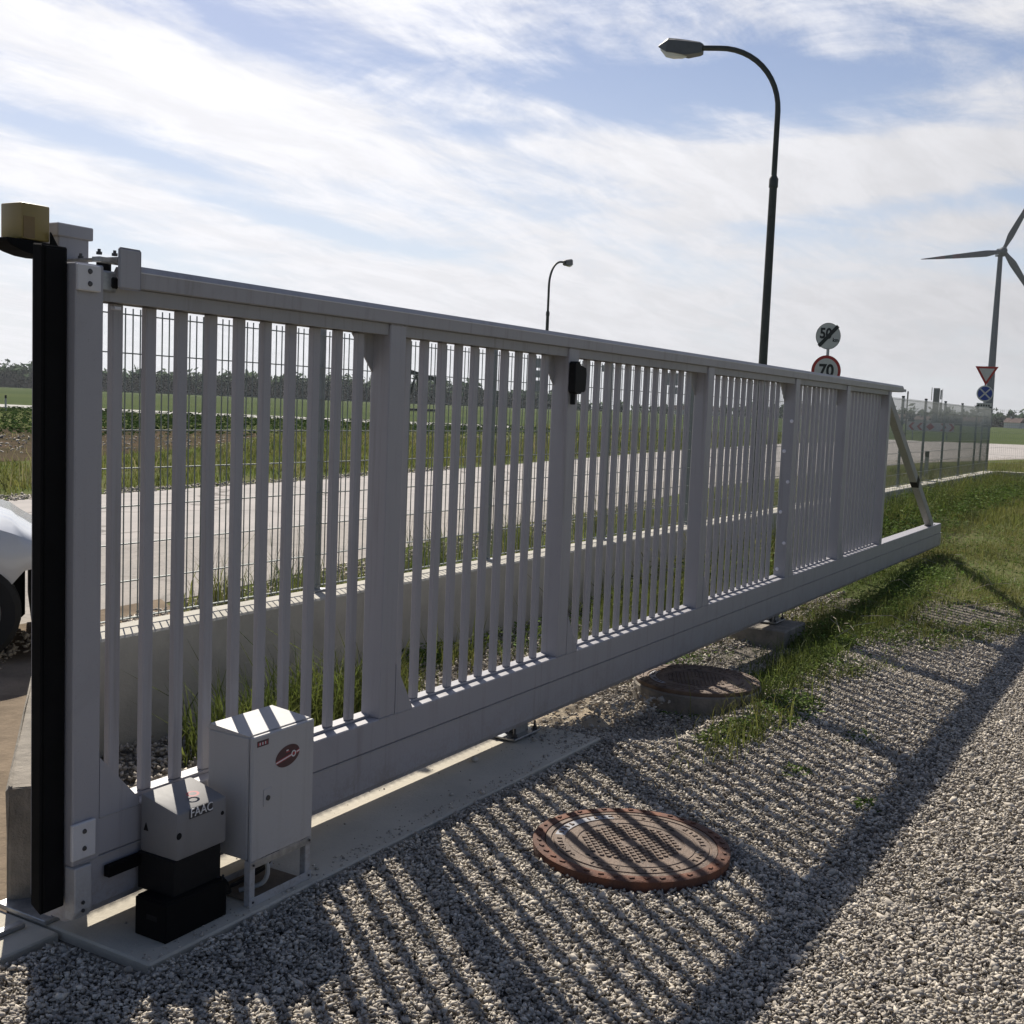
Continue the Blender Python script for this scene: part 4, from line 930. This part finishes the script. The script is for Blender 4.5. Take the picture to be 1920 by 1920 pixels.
# tufts behind the gate at the foot of the wall
PP = np.vstack([weed_patch(*q) for q in ((4.35, 4.0, .25, .25, 1300, .22), (4.85, 4.0, .35, .25, 2200, .26), (5.35, 4.0, .3, .25, 1500, .24), (5.7, 4.3, .2, .15, 500, .16), (6.4, 4.4, .4, .15, 1000, .2), (4.9, 3.45, .2, .15, 700, .16), (5.6, 3.5, .25, .15, 700, .16), (7.6, 4.2, .8, .3, 1400, .2), (9.5, 4.3, 1.0, .25, 2000, .3))])
PP = PP[(PP[:, 1] < 4.62)]; leaves('weeds', PP, .018, 'weed')
for (cx, cy, rx, ry, n, hh) in ((4.3, 4.05, .25, .2, 450, .30), (4.85, 4.0, .3, .22, 800, .32), (5.35, 4.0, .3, .2, 500, .30), (6.6, 4.2, .3, .15, 160, .2), (7.5, 3.6, .8, .25, 450, .2), (9.6, 4.0, 1.2, .3, 1300, .28), (5.2, 3.5, .3, .12, 180, .16)):
    P = np.column_stack([rng.normal(cx, rx*.6, n), rng.normal(cy, ry*.6, n)]); P = P[P[:, 1] < 4.62]; blades('tall_grass', P, hh, .009, .75, 'grass')
# outside the fence: verge strip and grass beyond the road
st_ = [(5.2, 5.0), (33, 5.0), (60, 5.0), (60, 6.6), (40, 9.0), (26, 8.9), (17, 8.1), (12, 7.5), (7.5, 6.6), (6.2, 6.3)]
blades('grass', clumped(st_, 22000, 12, .10), .16, .010, .8, 'grass')
blades('dry_grass', clumped(st_, 1800, 5, .10), .34, .006, .5, 'grass_dry')
for (cx, cy) in ((6.9, 6.7), (7.7, 6.7), (9.4, 6.8), (10.4, 7.0), (12.5, 7.2), (14.5, 7.2), (7.3, 6.2), (11.3, 6.6)):
    P = rng.normal((cx, cy), (.16, .10), (130, 2)); blades('tall_grass', P, .30, .008, .5, 'grass')
    P = rng.normal((cx, cy), (.18, .10), (24, 2)); blades('dry_stalks', P, .52, .005, .35, 'twig')
blades('grass', clumped([(11, 4.98), (33, 4.98), (33, 7.0), (18, 7.4), (12, 6.4)], 9000, 9, .12), .22, .012, .7, 'grass')
v1 = [(-14, 13.6), (11.5, 15.9), (18.6, 16.2), (26, 17.2), (45, 20), (48, 36), (40, 35), (25, 25.5), (16, 22.3), (-14, 22)]
blades('grass', clumped(v1, 44000, 12, .16), .17, .020, .8, 'grass', -.05)
blades('dry_grass', clumped(v1, 1600, 6, .14), .42, .016, .5, 'grass_dry', -.05)
v2 = [(45, 20), (70, 22.6), (100, 23.5), (80, 46), (60, 30), (45, 27)]
blades('grass', clumped(v2, 14000, 10, .3), .38, .05, .8, 'grass', -.05)
v3 = [(-14, 38), (20, 36), (60, 33), (82, 33), (74, 43), (55, 72), (36, 66), (10, 52)]
P = clumped(v3, 30000, 30, 1.4); leaves('scrub', np.column_stack([P, rng.random(len(P))**1.4*.30-.05]), .11, 'hedge')
v4 = [(-14, 22), (20, 25.5), (45, 27), (60, 30), (60, 33), (20, 36), (-14, 38)]
blades('dry_grass', clumped(v4, 2500, 12, .4), .12, .03, .9, 'grass_dry', -.045)
stones('rubble', [(-14, 24), (20, 26), (45, 28), (60, 31), (20, 35), (-14, 36)], 2500, .05, -.05, .0, Oc, False)
# sparse dry twigs on the right bank
for i in range(26):
    x, y = random.uniform(8.6, 15), random.uniform(1.2, 2.5); a_ = random.uniform(0, 6.3); l = random.uniform(.15, .5)
    MBt = MB().tube([(x, y, .02), (x+math.cos(a_)*l*.5, y+math.sin(a_)*l*.5, .05+random.uniform(0, .08)), (x+math.cos(a_)*l, y+math.sin(a_)*l, .03+random.uniform(0, .12))], .0022, 4)
    if i == 0: tw = MBt
    else:
        me = MBt.mesh('t'); tw.b.from_mesh(me); bpy.data.meshes.remove(me)
o = tw.obj('dry_twigs', 'twig'); o['kind'] = 'stuff'

# far wood: many leaf clumps spread through uneven crowns
def wood(name, pts, spacing, hmin, hmax, rows, per, leaf, seed, hfun=None):
    r = np.random.default_rng(seed); C = []; T = []
    P = [Vector((*p, 0)) for p in pts]; L_ = [0]
    for a, b in zip(P, P[1:]): L_.append(L_[-1]+(b-a).length)
    s = 0
    while s < L_[-1]:
        i = max(k for k in range(len(L_)-1) if L_[k] <= s); a, b = P[i], P[i+1]; t = (s-L_[i])/(L_[i+1]-L_[i]); q = a.lerp(b, t); nrm = (b-a).normalized().cross(Vector((0, 0, 1)))
        for row in range(rows):
            h = r.uniform(hmin, hmax)*(hfun(s/L_[-1]) if hfun else 1); rad = h*r.uniform(.32, .5); c = q+nrm*(r.uniform(-3, 3)+row*8)
            n = per; d = r.normal(size=(n, 3)); d /= np.linalg.norm(d, axis=1)[:, None]; rr = r.random(n)**.45
            lob = 1+.28*np.sin(d[:, 0]*5+s)+.22*np.sin(d[:, 2]*7+row)
            C.append(np.column_stack([c.x+d[:, 0]*rr*rad*lob, c.y+d[:, 1]*rr*rad*lob, h*.50+d[:, 2]*rr*h*.52*lob]))
            T.append((c.x, c.y, h*.25, h))
        s += spacing*r.uniform(.6, 1.4)
    C = np.vstack(C); C[:, 2] = np.maximum(C[:, 2], .2)
    o = leaves(name, C, leaf, 'far_wood', flat=.8)
    T = np.array(T); return o
wood('far_wood', [(300, 880), (430, 665), (523, 500), (575, 412), (604, 360), (618, 335)], 5.2, 9.0, 14, 3, 300, 1.7, 3, lambda f: 1.0 if f < .93 else .75)
wood('far_wood', [(618, 335), (640, 300), (700, 270), (760, 240)], 6, 4, 7, 2, 110, 1.2, 4)
wood('far_wood', [(740, 255), (775, 190), (790, 120), (800, 60), (800, -40), (760, -160)], 6, 6, 10.5, 3, 160, 1.5, 5)
wood('far_wood', [(560, 62), (585, 40), (600, 10), (590, -30)], 5, 4.5, 8, 3, 120, 1.2, 6)
def house(x, y, w_, d_, h_, rz, label):
    t = empty('house', (x, y, 0), rz, label, 'house', 'village houses on the horizon')
    B('wall', 'house_white', t, -w_/2, w_/2, -d_/2, d_/2, 0, h_)
    rf = MB().prism([(-d_/2-.5, h_), (d_/2+.5, h_), (0, h_+d_*.42)], -w_/2-.4, w_/2+.4, 'x').obj('roof', 'house_roof', t)
    B('chimney', 'house_white', rf, w_*.2, w_*.2+.7, -.4, .4, h_+1, h_+d_*.42+.8)
    for k in range(max(2, int(w_//3.5))): B('window', 'window_dark', t, -w_/2+1.2+k*3.2, -w_/2+2.4+k*3.2, -d_/2-.05, -d_/2+.05, 1.2, 2.5)
hs = [(640, 262, 9, 6, 2.8), (655, 248, 8, 6, 2.6), (668, 226, 10, 6, 2.8), (672, 190, 8, 6, 2.6), (676, 172, 10, 6, 2.8), (690, 150, 9, 6, 2.7), (690, 136, 8, 5, 2.6), (700, 112, 10, 6, 2.8), (690, 88, 9, 6, 3.0), (640, 70, 7, 5, 2.4), (680, 205, 8, 5, 2.7)]
lb_ = ['house left of the others, beside the end of the wood', 'small white house right of the leftmost house', 'long pale house in the middle gate panels', 'pale house seen through the fourth panel', 'red roofed house right of the fourth panel',
       'pale house just right of the gate end', 'small house between the gate end and the antenna tower', 'long house directly behind the antenna tower', 'white house at the far right edge of the fields', 'low white shed beside the far right house', 'narrow white house in the middle of the village row']
for (x, y, a, b, c), lb in zip(hs, lb_): house(x, y, a, b, c, random.uniform(-.6, .6)+R(90)+math.atan2(y, x)+R(180)*0, lb)

# ------------------------------------------------------------------ thin summer haze
hb = MB().box(-3400, 4400, -3400, 4400, -1.6, 130).obj('haze', None); hb['kind'] = 'stuff'
hm = bpy.data.materials.new('haze'); hm.use_nodes = True; ht = hm.node_tree; ht.nodes.clear()
pv = ht.nodes.new('ShaderNodeVolumePrincipled'); pv.inputs['Color'].default_value = (.88, .93, 1, 1); pv.inputs['Density'].default_value = .00010; pv.inputs['Anisotropy'].default_value = .2
mo_ = ht.nodes.new('ShaderNodeOutputMaterial'); ht.links.new(pv.outputs[0], mo_.inputs['Volume']); hb.data.materials.append(hm)
